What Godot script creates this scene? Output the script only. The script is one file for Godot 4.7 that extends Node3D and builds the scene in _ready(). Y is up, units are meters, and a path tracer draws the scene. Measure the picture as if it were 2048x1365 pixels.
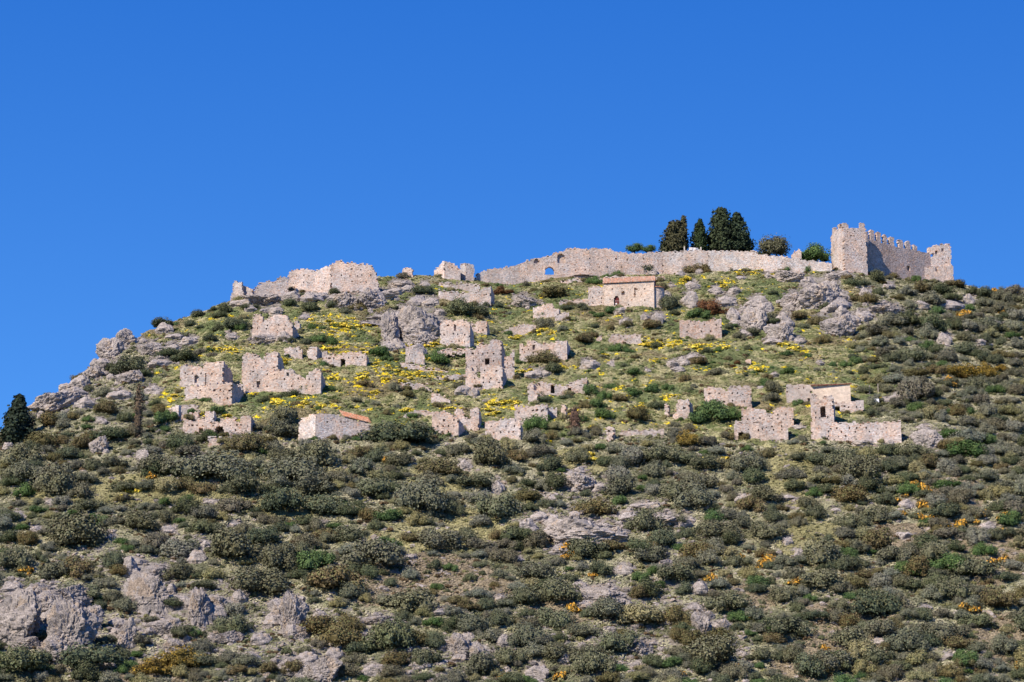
extends Node3D

const FOCAL := 4436.0
const PITCH := 13.0
var EYE := Vector3(0, 1.7, 0)
var eye_basis := Basis(Vector3(1, 0, 0), deg_to_rad(PITCH))
var rng := RandomNumberGenerator.new()
var names := {}
var labels := {}
var landmarks := []
var wall_boxes := []
var rock_spots := []
var plant_spots := []
var noise := FastNoiseLite.new()
var noise_fine := FastNoiseLite.new()
var noise_wide := FastNoiseLite.new()
var ridge_d := PackedFloat32Array()
var ridge_h := PackedFloat32Array()
var foot_h := 0.0
const FOOT_D := 268.0
const RIDGE_X0 := -420.0
const RIDGE_STEP := 0.5
# the skyline of the ground as a survey from the valley: bearing, height, distance
const RIDGE := [[-900, 1180, 340], [-250, 985, 372], [-80, 905, 388], [0, 868, 396], [70, 822, 405], [130, 775, 412], [190, 722, 420], [240, 690, 428], [320, 654, 437], [400, 630, 445], [460, 600, 452],
	[520, 585, 458], [600, 572, 463], [700, 560, 467], [760, 557, 469], [860, 553, 472], [950, 562, 474], [1010, 570, 476], [1060, 566, 477], [1110, 554, 478], [1200, 551, 480], [1300, 545, 482], [1420, 537, 483], [1550, 537, 483],
	[1640, 540, 482], [1690, 538, 482], [1740, 549, 485], [1800, 560, 489], [1900, 567, 496], [1960, 577, 499], [2048, 594, 502], [2200, 630, 505], [2600, 760, 505], [3200, 960, 500]]

func ray(u: float, v: float) -> Vector3:
	return eye_basis * Vector3((u - 1024.0) / FOCAL, (682.5 - v) / FOCAL, -1.0)

func at_depth(u: float, v: float, d: float) -> Vector3:
	var r := ray(u, v)
	return EYE + r * (d / -r.z)

func seen_at(p: Vector3) -> Vector2:
	var q := eye_basis.inverse() * (p - EYE)
	return Vector2(1024.0 + FOCAL * q.x / -q.z, 682.5 - FOCAL * q.y / -q.z)

func survey() -> void:
	var pts := []
	for r in RIDGE:
		pts.append(at_depth(r[0], r[1], r[2]))
	var n := 1681
	var k := 0
	for i in n:
		var x := RIDGE_X0 + i * RIDGE_STEP
		while k < pts.size() - 2 and pts[k + 1].x < x:
			k += 1
		var a: Vector3 = pts[k]
		var b: Vector3 = pts[k + 1]
		var t := (x - a.x) / (b.x - a.x)
		t = clampf(t, 0.0, 1.0)
		ridge_d.append(lerpf(-a.z, -b.z, t))
		ridge_h.append(lerpf(a.y, b.y, t))
	for times in 2:
		var sd := ridge_d.duplicate()
		var sh := ridge_h.duplicate()
		for i in range(4, n - 4):
			var s := 0.0
			var h := 0.0
			for j in range(-4, 5):
				s += sd[i + j]
				h += sh[i + j]
			ridge_d[i] = s / 9.0
			ridge_h[i] = h / 9.0
	foot_h = at_depth(1024, 1425, FOOT_D).y

func ridge_at(x: float) -> Vector2:
	var f := clampf((x - RIDGE_X0) / RIDGE_STEP, 0.0, 1678.0)
	var i := int(f)
	var t := f - i
	return Vector2(lerpf(ridge_d[i], ridge_d[i + 1], t), lerpf(ridge_h[i], ridge_h[i + 1], t))

func height(x: float, d: float) -> float:
	var r := ridge_at(x)
	var far := smoothstep(260.0, 900.0, absf(x))
	var bump := noise.get_noise_2d(x, d) * 1.5 + noise_fine.get_noise_2d(x, d) * 0.4
	var h := 0.0
	if d <= r.x:
		if d >= FOOT_D:
			var t := (d - FOOT_D) / (r.x - FOOT_D)
			h = foot_h + (r.y - foot_h) * (t + 0.10 * t * (1.0 - t))
			h += bump * clampf((r.x - d) / 14.0, 0.12, 1.0)
		else:
			h = foot_h - (FOOT_D - d) * 0.62 + bump
			if h < 2.0:
				h = 2.0 * exp((h - 2.0) * 0.5)
	else:
		var e := d - r.x
		var up := smoothstep(28.0, 38.0, x) * (1.0 - smoothstep(62.0, 66.0, x))
		h = r.y + up * 2.6 * smoothstep(0.2, 1.0, e) - (1.0 - up) * e * 0.06 - maxf(0.0, e - 22.0) * 0.3 + bump * 0.12
	return maxf(0.0, h * (1.0 - far))

func hit(u: float, v: float) -> Vector3:
	var r := ray(u, v)
	r /= -r.z
	var lo := 200.0
	var d := 200.0
	while d < 520.0:
		if EYE.y + r.y * d < height(r.x * d, d):
			break
		lo = d
		d += 3.0
	var hi := d
	if d >= 520.0:  # past the skyline: the ridge itself
		var s := ridge_at(r.x * 470.0)
		return Vector3(r.x * s.x, s.y, -s.x)
	for i in 12:
		var m := (lo + hi) / 2.0
		if EYE.y + r.y * m < height(r.x * m, m):
			hi = m
		else:
			lo = m
	return Vector3(r.x * hi, height(r.x * hi, hi), -hi)

func metres(p: Vector3, px: float) -> float:
	return px * -p.z / FOCAL

# ---------------------------------------------------------------- naming
func numbered(called: String) -> String:
	if not names.has(called):
		names[called] = 0
		return called
	names[called] += 1
	return "%s_%03d" % [called, names[called]]

func tag(o: Node3D, label: String, category: String, group := "", kind := "") -> void:
	o.set_meta("label", label)
	if category:
		o.set_meta("category", category)
	if group:
		o.set_meta("group", group)
	if kind:
		o.set_meta("kind", kind)

func thing(called: String, label: String, category: String, at: Vector3, group := "") -> Node3D:
	var o := Node3D.new()
	o.name = numbered(called)
	add_child(o, true)
	o.position = at
	tag(o, label, category, group)
	return o

func part(called: String, mesh: Mesh, material: Material, parent: Node3D) -> MeshInstance3D:
	var o := MeshInstance3D.new()
	o.name = called
	o.mesh = mesh
	if material:
		o.material_override = material
	parent.add_child(o, true)
	return o

func whole(called: String, mesh: Mesh, material: Material, at: Vector3) -> MeshInstance3D:
	var o := MeshInstance3D.new()
	o.name = numbered(called)
	o.mesh = mesh
	if material:
		o.material_override = material
	add_child(o, true)
	o.position = at
	return o

const SIZES := ["tiny", "small", "middling", "large", "huge"]

func near_what(u: float, v: float) -> Array:
	var best := 1e9
	var found: Array = landmarks[0]
	for l in landmarks:
		var dd: float = absf(l[0] - u) * 0.8 + absf(l[1] - v)
		if dd < best:
			best = dd
			found = l
	return [found, u - found[0], v - found[1]]

func describe(what: String, u: float, v: float, size: int, shape: String) -> String:
	var n := near_what(u, v)
	var dx: float = n[1]
	var dy: float = n[2]
	var how := ""
	if absf(dx) > absf(dy) * 1.2:
		how = "close beside " if absf(dx) < 45 else "beside " if absf(dx) < 90 else "well aside of "
	elif dy > 0:
		how = "just below " if dy < 35 else "below " if dy < 75 else "far below "
	else:
		how = "just above " if dy > -35 else "above " if dy > -75 else "far above "
	var text := "%s %s %s%s" % [SIZES[size], what, how, n[0][2]]
	if labels.has(text):
		text = shape + " " + text
	if labels.has(text) and absf(dx) > 8.0 and text.split(" ").size() < 13:
		text += ", sunward of it" if dx < 0.0 else ", on its shaded side"
	labels[text] = true
	return text

# ---------------------------------------------------------------- meshes
func mesh_of(v: PackedVector3Array, n: PackedVector3Array, c: PackedColorArray, idx := PackedInt32Array(), material: Material = null) -> ArrayMesh:
	var a := []
	a.resize(Mesh.ARRAY_MAX)
	a[Mesh.ARRAY_VERTEX] = v
	a[Mesh.ARRAY_NORMAL] = n
	if c.size():
		a[Mesh.ARRAY_COLOR] = c
	if idx.size():
		a[Mesh.ARRAY_INDEX] = idx
	var m := ArrayMesh.new()
	m.add_surface_from_arrays(Mesh.PRIMITIVE_TRIANGLES, a)
	if material:
		m.surface_set_material(0, material)
	return m

func paint(rough := 0.95, texture: Texture2D = null, metres_wide := 4.0) -> StandardMaterial3D:
	var m := StandardMaterial3D.new()
	m.vertex_color_use_as_albedo = true
	m.roughness = rough
	m.metallic_specular = 0.15
	if texture:
		m.albedo_texture = texture
		m.uv1_triplanar = true
		m.uv1_world_triplanar = true
		m.uv1_scale = Vector3.ONE / metres_wide
	return m

func speckle(seed_of: int, frequency: float, low: float, side := 512) -> NoiseTexture2D:
	var f := FastNoiseLite.new()
	f.seed = seed_of
	f.frequency = frequency
	f.fractal_octaves = 4
	f.fractal_gain = 0.65
	var g := Gradient.new()
	g.set_color(0, Color(low, low, low))
	g.set_color(1, Color(1, 1, 1))
	var t := NoiseTexture2D.new()
	t.width = side
	t.height = side
	t.seamless = true
	t.noise = f
	t.color_ramp = g
	return t

func quad(v: PackedVector3Array, n: PackedVector3Array, c: PackedColorArray, a: Vector3, b: Vector3, cc: Vector3, d: Vector3, out: Vector3, color: Color) -> void:
	var k := (cc - a).cross(d - b)
	if k.dot(out) < 0.0:
		k = -k
	k = k.normalized()
	if (b - a).cross(cc - a).dot(out) > 0.0:  # front faces run clockwise
		v.append_array([a, cc, b, a, d, cc])
	else:
		v.append_array([a, b, cc, a, cc, d])
	for i in 6:
		n.append(k)
		c.append(color)
# ---------------------------------------------------------------- the place
func _ready() -> void:
	var camera := Camera3D.new()
	camera.name = "camera"
	camera.position = EYE
	camera.rotation_degrees.x = PITCH
	camera.fov = rad_to_deg(2.0 * atan(682.5 / FOCAL))
	camera.near = 1.0
	camera.far = 9000.0
	add_child(camera)
	camera.current = true

	var exposure := 1.35
	var sky := ProceduralSkyMaterial.new()
	var k := 1.0 / exposure
	sky.sky_energy_multiplier = 1.0
	sky.sky_top_color = Color(0.0, 0.102 * k, 0.55 * k).linear_to_srgb()
	sky.sky_horizon_color = Color(0.185 * k, 0.60 * k, 1.37 * k).linear_to_srgb()
	sky.sky_curve = 0.15
	sky.ground_bottom_color = Color(0.12, 0.12, 0.08).linear_to_srgb()
	sky.ground_horizon_color = Color(0.16, 0.18, 0.16).linear_to_srgb()
	sky.sun_angle_max = 0.6
	var env := Environment.new()
	env.background_mode = Environment.BG_SKY
	env.sky = Sky.new()
	env.sky.sky_material = sky
	env.tonemap_mode = Environment.TONE_MAPPER_LINEAR
	env.tonemap_exposure = exposure
	env.sdfgi_enabled = true
	env.ssao_enabled = true
	env.ssil_enabled = true
	var world := WorldEnvironment.new()
	world.name = "daylight"
	world.environment = env
	add_child(world)

	var sun := DirectionalLight3D.new()
	sun.name = "sun"
	sun.light_energy = 1.5
	sun.light_color = Color(1.0, 0.945, 0.87)
	sun.light_angular_distance = 0.5
	sun.shadow_enabled = true
	add_child(sun)
	var az := deg_to_rad(42.0)
	var el := deg_to_rad(40.0)
	sun.look_at_from_position(Vector3(-sin(az) * cos(el), sin(el), cos(az) * cos(el)), Vector3.ZERO)

	rng.seed = 2024
	stone_rng.seed = 99
	noise.seed = 4
	noise.frequency = 0.06
	noise_fine.seed = 9
	noise_fine.frequency = 0.22
	noise_wide.seed = 17
	noise_wide.frequency = 0.012
	stone_material = paint(0.95)
	rock_material = paint(0.95, speckle(23, 0.05, 0.42), 6.0)
	var grain := speckle(31, 0.06, 0.0)
	grain.color_ramp = null
	grain.as_normal_map = true
	grain.bump_strength = 10.0
	for m in [rock_material, stone_material]:
		m.normal_enabled = true
		m.normal_texture = grain
		m.normal_scale = 1.0 if m == rock_material else 0.5
		m.uv1_triplanar = true
		m.uv1_world_triplanar = true
		m.uv1_scale = Vector3.ONE / 6.0
	for p in MEADOW:
		meadow_outline.append(Vector2(p[0], p[1]))
	survey()
	make_rocks()
	make_plants()
	build_ruins()
	build_rocks()
	build_ground()
	build_trees()
	build_shrubs()
	build_flowers()
	build_cover()
# ---------------------------------------------------------------- masonry
const STONE := Color(0.55, 0.458, 0.402)
const CELL_W := 0.23
const CELL_H := 0.17
var stone_material: StandardMaterial3D
var chain_end := Vector3.ZERO
var wall_feet := []
var stone_rng := RandomNumberGenerator.new()

func jit(i: int, j: int, k: int) -> float:
	var h := (i * 73856093) ^ (j * 19349663) ^ (k * 83492791)
	h = (h ^ (h >> 13)) * 1274126177
	return float((h ^ (h >> 16)) & 0xffff) / 65535.0 - 0.5

# outline in metres in the wall's own plane (x along, y up); openings [x0, y0, x1, y1, arched, through]; holes are putlog sockets
func masonry(outline: PackedVector2Array, thick: float, openings: Array, holes: Array, tint: Color, seed_of: int, ragged := 1.0, smooth := 0.0) -> ArrayMesh:
	var lo := outline[0]
	var hi := outline[0]
	for p in outline:
		lo = lo.min(p)
		hi = hi.max(p)
	var nx := maxi(1, int(ceil((hi.x - lo.x) / CELL_W)))
	var ny := maxi(1, int(ceil((hi.y - lo.y) / CELL_H)))
	var cw := (hi.x - lo.x) / nx
	var ch := (hi.y - lo.y) / ny
	var what := PackedByteArray()
	what.resize(nx * ny)
	for j in ny:
		for i in nx:
			var p := lo + Vector2((i + 0.5) * cw, (j + 0.5) * ch)
			var q := p + Vector2(jit(i, j / 2, seed_of) * 0.5, jit(i / 2, j, seed_of + 7) * 0.7) * ragged * 0.72
			var s := 0
			if Geometry2D.is_point_in_polygon(q, outline) and (q.x > lo.x or p.x > lo.x):
				s = 1
			for o in openings:
				var inside: bool = p.x > o[0] and p.x < o[2] and p.y > o[1] and p.y < o[3]
				if inside and o[4]:
					var r: float = (o[2] - o[0]) / 2.0
					var cy: float = o[3] - r
					if p.y > cy and Vector2(p.x - (o[0] + r), p.y - cy).length() > r:
						inside = false
				if inside and s == 1:
					s = 0 if o[5] else 4 if o.size() > 6 else 3
			what[j * nx + i] = s
	for h in holes:
		var i := int(floor((h.x - lo.x) / cw))
		var j := int(floor((h.y - lo.y) / ch))
		if i > 0 and i < nx - 1 and j > 0 and j < ny - 1:
			for jj in ([j, j + 1] if jit(i, j, 5) > -0.1 else [j]):
				for ii in ([i, i + 1] if jit(i, j, 6) > 0.38 else [i]):
					if jj < ny - 1 and ii < nx - 1 and what[jj * nx + ii] == 1:
						what[jj * nx + ii] = 2
	var v := PackedVector3Array()
	var n := PackedVector3Array()
	var c := PackedColorArray()
	var relief := 0.055 * (1.0 - smooth)
	var grid := PackedVector3Array()
	for j in ny + 1:
		for i in nx + 1:
			var edge := 0.0 if i == 0 or i == nx else 1.0
			grid.append(Vector3(lo.x + i * cw + jit(i, j, seed_of + 1) * cw * 0.5 * edge, lo.y + j * ch + jit(i, j, seed_of + 2) * ch * 0.45, jit(i, j, seed_of + 3) * relief))
	var back := Vector3(0, 0, -thick)
	for j in ny:
		for i in nx:
			var s := what[j * nx + i]
			if s == 0:
				continue
			var a := grid[j * (nx + 1) + i]
			var b := grid[j * (nx + 1) + i + 1]
			var e := grid[(j + 1) * (nx + 1) + i + 1]
			var d := grid[(j + 1) * (nx + 1) + i]
			# one stone: its tone is its own; brick courses, limestone, lime mortar
			var g := stone_rng.randf()
			var k := 0.84 + 0.28 * stone_rng.randf()
			var wear := 1.0 + 0.34 * noise_fine.get_noise_3d(a.x * 5.0, a.y * 6.0, seed_of * 9.0) + 0.30 * noise.get_noise_3d(a.x * 4.0, a.y * 2.0, seed_of * 5.0)
			k *= wear
			var hue := 0.16 * noise.get_noise_3d(a.x * 5.0, a.y * 5.0 + 70.0, seed_of * 3.0) + 0.05 * (stone_rng.randf() - 0.5)
			var color := Color(tint.r * k * (1.0 + hue), tint.g * k, tint.b * k * (1.0 - hue))
			if g < 0.08 * (1.0 - smooth):
				color = Color(color.r * 0.92, color.g * 0.72, color.b * 0.62)
			elif g < 0.24 * (1.0 - smooth):
				color = Color(color.r * 0.79, color.g * 0.79, color.b * 0.81)
			elif g > 0.972:
				color = Color(color.r * 0.55, color.g * 0.52, color.b * 0.50)
			if smooth > 0.0:
				color = color.lerp(Color(tint.r * wear, tint.g * wear, tint.b * wear), smooth)
			var depth := -0.62 if s == 2 else -0.55 if s == 3 else -2.4 if s == 4 else 0.0
			var push := Vector3(0, 0, depth)
			quad(v, n, c, a + push, b + push, e + push, d + push, Vector3(0, 0, 1), color)
			if s != 4:
				quad(v, n, c, a + back, b + back, e + back, d + back, Vector3(0, 0, -1), color)
			for side in 4:
				var ii := i + (1 if side == 0 else -1 if side == 1 else 0)
				var jj := j + (1 if side == 2 else -1 if side == 3 else 0)
				var t := 0
				if ii >= 0 and ii < nx and jj >= 0 and jj < ny:
					t = what[jj * nx + ii]
				if t == 1 or (t == s) or (s > 1 and t > 1):
					continue
				var p0: Vector3 = [b, a, d, a][side]
				var p1: Vector3 = [e, d, e, b][side]
				var out: Vector3 = [Vector3(1, 0, 0), Vector3(-1, 0, 0), Vector3(0, 1, 0), Vector3(0, -1, 0)][side]
				var near := push
				var far := back
				if s == 1 and t > 1:
					far = Vector3(0, 0, -0.62 if t == 2 else -2.4 if t == 4 else -0.55)
				quad(v, n, c, p0 + near, p1 + near, p1 + far, p0 + far, out, color)
	return mesh_of(v, n, c)

# spec: top (skyline of the wall), vb (where its foot stands), yaw, shift (metres uphill), doors, niches, rows (sockets), back (returns)
func raise_wall(parent: Node3D, spec: Dictionary, origin: Vector3, seed_of: int, called := "wall") -> Vector3:
	var top: Array = spec.top
	var u0: float = top[0][0]
	var u1: float = top[-1][0]
	var mid := (u0 + u1) / 2.0
	var base: Vector3
	if spec.has("chain"):  # carries on from where the wall before it ends
		base = chain_end
		base.y = hit(mid, spec.vb).y if not spec.has("depth") else at_depth(mid, spec.vb, spec.depth).y
	elif spec.has("depth"):
		base = at_depth(mid, spec.vb, spec.depth)
	else:
		base = hit(mid, spec.vb)
		base = EYE + (base - EYE) * ((-base.z + spec.get("shift", -1.3)) / -base.z)
	var yaw := deg_to_rad(spec.get("yaw", 8.0) + (3.0 if spec.get("back", 0.0) > 0.0 and not spec.has("depth") and not spec.has("chain") else 0.0))
	var along := Vector3(cos(yaw), 0, sin(yaw))
	var face := Vector3(-sin(yaw), 0, cos(yaw))
	var flat := func(u: float, v: float) -> Vector2:
		var r := ray(u, v)
		var p := EYE + r * ((base - EYE).dot(face) / r.dot(face)) - base
		return Vector2(p.dot(along), p.y)
	var outline := PackedVector2Array()
	var low := 0.0
	var vmin := 1e9
	for p in top:
		var q: Vector2 = flat.call(p[0], p[1])
		outline.append(q)
		vmin = minf(vmin, p[1])
	var first := outline[0]
	var last := outline[outline.size() - 1]
	var deep: float = spec.get("deep", 2.6)
	if spec.has("bottom"):
		var bl: Array = spec.bottom
		for k in range(bl.size() - 1, -1, -1):
			outline.append(flat.call(bl[k][0], bl[k][1]))
	else:
		outline.append(Vector2(last.x, -deep))
		outline.append(Vector2(first.x, -deep))
	var openings := []
	for o in spec.get("doors", []):
		var a: Vector2 = flat.call(o[0], o[3])
		var b: Vector2 = flat.call(o[2], o[1])
		openings.append([a.x, a.y, b.x, b.y, o[4] == 1, true])
	for o in spec.get("niches", []):
		var a: Vector2 = flat.call(o[0], o[3])
		var b: Vector2 = flat.call(o[2], o[1])
		openings.append([a.x, a.y, b.x, b.y, o[4] == 1, false])
	for o in spec.get("vaults", []):
		var a: Vector2 = flat.call(o[0], o[3])
		var b: Vector2 = flat.call(o[2], o[1])
		openings.append([a.x, a.y, b.x, b.y, o[4] == 1, false, true])
	var holes := []
	for r in spec.get("rows", []):
		for k in r[3]:
			var t: float = (k + 0.5 + (stone_rng.randf() - 0.5) * 0.5) / r[3]
			holes.append(flat.call(lerpf(r[1], r[2], t), r[0] + (stone_rng.randf() - 0.5) * 2.0))
	var tint: Color = spec.get("tint", STONE)
	var thick: float = spec.get("thick", 0.75)
	chain_end = base + along * last.x
	var o := part(called, masonry(outline, thick, openings, holes, tint, seed_of, spec.get("ragged", 1.0), spec.get("smooth", 0.0)), stone_material, parent)
	o.position = base - origin
	o.rotation.y = -yaw
	wall_feet.append([base + along * first.x, base + along * last.x, face])
	wall_boxes.append(Rect2(u0, vmin, u1 - u0, spec.vb - vmin))
	for side in 2:
		var length: float = spec.get("back" if side == 0 else "rear", 0.0)
		if length <= 0.0:
			continue
		var corner_top: Vector2 = last if side == 0 else first
		var h: float = corner_top.y
		var drop: float = spec.get("fall", 0.35)
		var prof := PackedVector2Array([Vector2(0.6, h - 0.1), Vector2(length * 0.4, h - drop * h * 0.3), Vector2(length * 0.7, h - drop * h * 0.45), Vector2(length, h - drop * h), Vector2(length, -deep), Vector2(0.6, -deep)])
		var w := part(called, masonry(prof, thick, [], [], tint, seed_of + 31 + side, 1.0), stone_material, parent)
		w.position = base - origin + along * (corner_top.x - 0.03 if side == 0 else corner_top.x + thick + 0.03)
		w.rotation.y = -yaw + PI / 2
	return base

func ruin(called: String, label: String, short: String, category: String, walls: Array, group := "") -> Node3D:
	var first: Dictionary = walls[0]
	var mid: float = (first.top[0][0] + first.top[-1][0]) / 2.0
	var origin := hit(mid, first.vb) if not first.has("depth") else at_depth(mid, first.vb, first.depth)
	var o := thing(called, label, category, origin, group)
	var vt := 1e9
	for k in walls.size():
		raise_wall(o, walls[k], origin, int(mid) * 13 + k * 101, walls[k].get("name", "wall"))
	for p in first.top:
		vt = minf(vt, p[1])
	if short:
		landmarks.append([mid, (vt + first.vb) / 2.0, short])
	return o
# ---------------------------------------------------------------- the ruined town, one thing per ruin
func build_ruins() -> void:
	var pale := Color(0.59, 0.497, 0.442)
	var grey := Color(0.515, 0.45, 0.41)
	# skyline
	ruin("wall_stub", "tapering stub of grey rampart at the western end of the ridge", "the tapering rampart stub", "ruined wall", [
		{"top": [[467, 562], [483, 566]], "bottom": [[460, 606], [486, 606]], "vb": 600, "yaw": 12, "back": 5.0, "tint": grey},
		{"top": [[484, 570], [505, 580]], "vb": 597, "yaw": 10, "tint": grey}])
	ruin("rubble_wall", "broken sloping wall climbing the ridge from the rampart stub to the bastion", "the sloping broken wall", "ruined wall", [
		{"top": [[505, 585], [511, 579], [520, 567], [537, 562], [546, 565], [558, 558], [563, 552], [577, 554]], "vb": 592, "yaw": -5, "tint": grey, "ragged": 1.8}])
	ruin("bastion_ruin", "massive cracked bastion wall standing on pale rocks on the skyline", "the cracked bastion", "ruined fortification", [
		{"top": [[579, 543], [590, 539], [602, 539], [613, 537], [622, 540], [629, 544]], "bottom": [[571, 585], [600, 592], [632, 590]], "vb": 582, "yaw": 12, "thick": 1.2, "rows": [[552, 584, 626, 3], [566, 582, 626, 3]], "tint": pale},
		{"top": [[628, 543], [643, 537], [656, 532], [661, 530]], "bottom": [[628, 590], [661, 588]], "vb": 580, "yaw": 24, "thick": 1.2, "chain": 1, "rows": [[556, 632, 656, 2], [568, 632, 656, 2]], "tint": pale},
		{"top": [[662, 529], [669, 528], [671, 520], [678, 521], [686, 524], [688, 528], [704, 525], [710, 527], [717, 530], [730, 528], [742, 530], [745, 537], [749, 540], [752, 546], [754, 560], [757, 572]], "bottom": [[662, 588], [700, 584], [757, 580]], "vb": 576, "yaw": 1, "thick": 1.4, "chain": 1, "back": 4.0, "rows": [[540, 680, 748, 4], [552, 676, 748, 5], [564, 690, 745, 3]], "tint": pale}])
	ruin("wall_stub", "small lone block of wall on the grassy skyline", "the lone block on the skyline", "ruined wall", [
		{"top": [[802, 549], [807, 537], [813, 535], [823, 536], [826, 549]], "vb": 552, "yaw": 6, "back": 2.0, "fall": 0.6}])
	ruin("corner_tower_ruin", "pointed two sided tower ruin on the skyline with flowers below it", "the pointed corner ruin", "ruined tower", [
		{"top": [[868, 541], [878, 533], [884, 526], [889, 522]], "vb": 553, "yaw": 34, "tint": pale},
		{"top": [[889, 522], [897, 525], [905, 528], [912, 530], [914, 538], [921, 539]], "vb": 553, "yaw": -4, "chain": 1, "back": 3.0, "rows": [[536, 892, 910, 2]]}])
	ruin("tower_stump", "low round tower stump beside the pointed corner ruin", "the round tower stump", "ruined tower", [
		{"top": [[920, 531], [926, 527], [932, 527]], "vb": 552, "yaw": 30, "tint": grey},
		{"top": [[932, 527], [938, 528], [945, 530], [949, 535]], "vb": 552, "yaw": -16, "chain": 1, "tint": grey, "back": 2.5}])
	ruin("terrace_wall", "drystone retaining wall below the round tower stump with a dark end", "the tall retaining wall", "retaining wall", [
		{"top": [[877, 580], [886, 583], [900, 584], [918, 585], [940, 586], [955, 584], [968, 577], [982, 573]], "vb": 609, "yaw": 8, "tint": grey, "back": 4.0, "rows": [[590, 960, 980, 2]]}])
	ruin("rubble_wall", "crumbled upper wall on the bank above the tall retaining wall", "the crumbled bank wall", "ruined wall", [
		{"top": [[874, 570], [890, 564], [905, 568], [925, 566], [945, 570], [960, 571]], "vb": 580, "yaw": 4, "tint": grey, "ragged": 2.0}])
	build_long_wall(grey, pale)
	build_castle()
	build_chapel()

	# upper slope
	ruin("ruined_house", "ruined house front with notched top and a round stub at its shaded end", "the notched house", "ruined house", [
		{"top": [[505, 633], [508, 630], [519, 628], [524, 634], [525, 646], [528, 647], [531, 637], [540, 635], [552, 631], [572, 632], [578, 640], [582, 647], [585, 650]], "vb": 681, "yaw": 9, "back": 4.5, "rows": [[652, 530, 580, 3], [660, 510, 580, 4]]},
		{"top": [[588, 645], [593, 642], [597, 646], [599, 655]], "vb": 668, "yaw": 14, "tint": grey, "back": 2.0}])
	ruin("terrace_wall", "low pale wall fragment under the rocks below the notched house", "the low pale fragment", "ruined wall", [
		{"top": [[568, 697], [575, 694], [590, 694], [600, 697], [604, 704]], "vb": 711, "yaw": 5, "tint": pale, "rows": [[703, 585, 598, 1]]}])
	ruin("wall_stub", "square grey wall stub with a dark shaded side above the arched doorway house", "the square grey stub", "ruined wall", [
		{"top": [[614, 702], [620, 696], [626, 694], [634, 695]], "vb": 720, "yaw": 14, "tint": grey, "back": 3.5}])
	ruin("ruined_house", "low ruined house with one small dark arched doorway and a row of sockets", "the arched doorway house", "ruined house", [
		{"top": [[644, 703], [650, 701], [653, 707], [667, 710], [676, 711], [684, 706], [700, 705], [713, 705], [733, 707]], "vb": 731, "yaw": 3, "vaults": [[680, 717, 690, 737, 1]], "rows": [[717, 648, 672, 3], [717, 694, 730, 4]], "back": 3.0}])
	ruin("ruined_house", "two tiered ruined house with arched window slit and dark shaded end walls", "the two tiered house", "ruined house", [
		{"top": [[360, 733], [371, 730], [380, 732], [392, 731], [404, 736], [410, 728], [416, 724], [430, 725], [447, 723]], "vb": 772, "yaw": 10, "niches": [[388, 750, 397, 767, 1]], "doors": [[410, 748, 412, 772, 0]], "rows": [[748, 366, 388, 3], [748, 398, 436, 4]], "back": 5.0, "deep": 4.0},
		{"top": [[369, 773], [384, 772], [400, 771], [419, 770], [440, 767], [464, 764]], "vb": 800, "yaw": 10, "rows": [[782, 388, 462, 8], [790, 400, 460, 3], [798, 385, 462, 5]], "back": 6.0, "fall": 0.15},
		{"top": [[471, 772], [478, 769], [486, 767]], "vb": 792, "yaw": -2, "tint": grey}])
	ruin("ruined_house", "wide ruined house with tall end block and long sloping wing behind flowering slope", "the wide winged house", "ruined house", [
		{"top": [[484, 713], [492, 706], [500, 707], [516, 712], [521, 718], [525, 718], [533, 708], [547, 705], [556, 703]], "vb": 768, "yaw": 8, "rows": [[736, 500, 552, 3], [727, 500, 545, 2], [748, 490, 552, 5]], "back": 4.0, "deep": 4.5},
		{"top": [[484, 742], [520, 742], [540, 741], [556, 739], [570, 738], [583, 740], [590, 744], [600, 752], [607, 756], [613, 754], [617, 744], [626, 741], [634, 739], [642, 744]], "vb": 782, "yaw": 8, "niches": [[512, 763, 520, 775, 0]], "doors": [[572, 745, 577, 753, 0]], "rows": [[759, 538, 640, 8], [750, 488, 560, 4], [774, 500, 640, 6]], "back": 3.0}])
	ruin("ruined_house", "long low ruin with big dark archway and a row of square sockets", "the big archway ruin", "ruined house", [
		{"top": [[366, 840], [380, 841], [397, 840], [412, 843], [426, 846], [438, 846], [445, 840], [453, 837], [462, 838], [470, 834], [472, 845], [479, 845], [481, 833], [492, 832], [502, 832]], "vb": 872, "yaw": 6, "vaults": [[396, 856, 405, 867, 1], [429, 852, 447, 880, 1]], "rows": [[852, 370, 410, 4], [852, 418, 428, 1], [852, 456, 500, 4], [863, 452, 500, 4]], "back": 3.0, "deep": 5.0}])
	ruin("ruined_house", "broken apse shaped house shell with gaps above the big archway ruin", "the gapped house shell", "ruined house", [
		{"top": [[337, 817], [343, 813], [357, 811]], "vb": 840, "yaw": 25, "tint": pale},
		{"top": [[357, 824], [364, 824], [366, 838], [378, 838], [379, 825], [396, 825], [397, 838], [408, 838], [409, 825], [428, 823]], "vb": 842, "yaw": 4, "tint": pale, "back": 2.0},
		{"top": [[350, 812], [370, 810], [390, 811], [398, 820]], "vb": 828, "yaw": 2, "tint": grey}])
	build_round_house()
	ruin("ruined_house", "square ruined house with separate thin pillar and dark shaded side wall", "the house with the thin pillar", "ruined house", [
		{"top": [[864, 822], [875, 824], [888, 824], [900, 823], [905, 831], [912, 834], [917, 837]], "vb": 871, "yaw": 9, "back": 5.0, "rows": [[842, 880, 912, 2], [853, 870, 912, 4], [865, 875, 910, 2]]},
		{"top": [[909, 819], [918, 819], [925, 821], [930, 832], [934, 838], [941, 838], [942, 817], [950, 815], [958, 815]], "vb": 857, "yaw": 5, "rows": [[826, 945, 957, 1]], "back": 3.0}])
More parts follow.
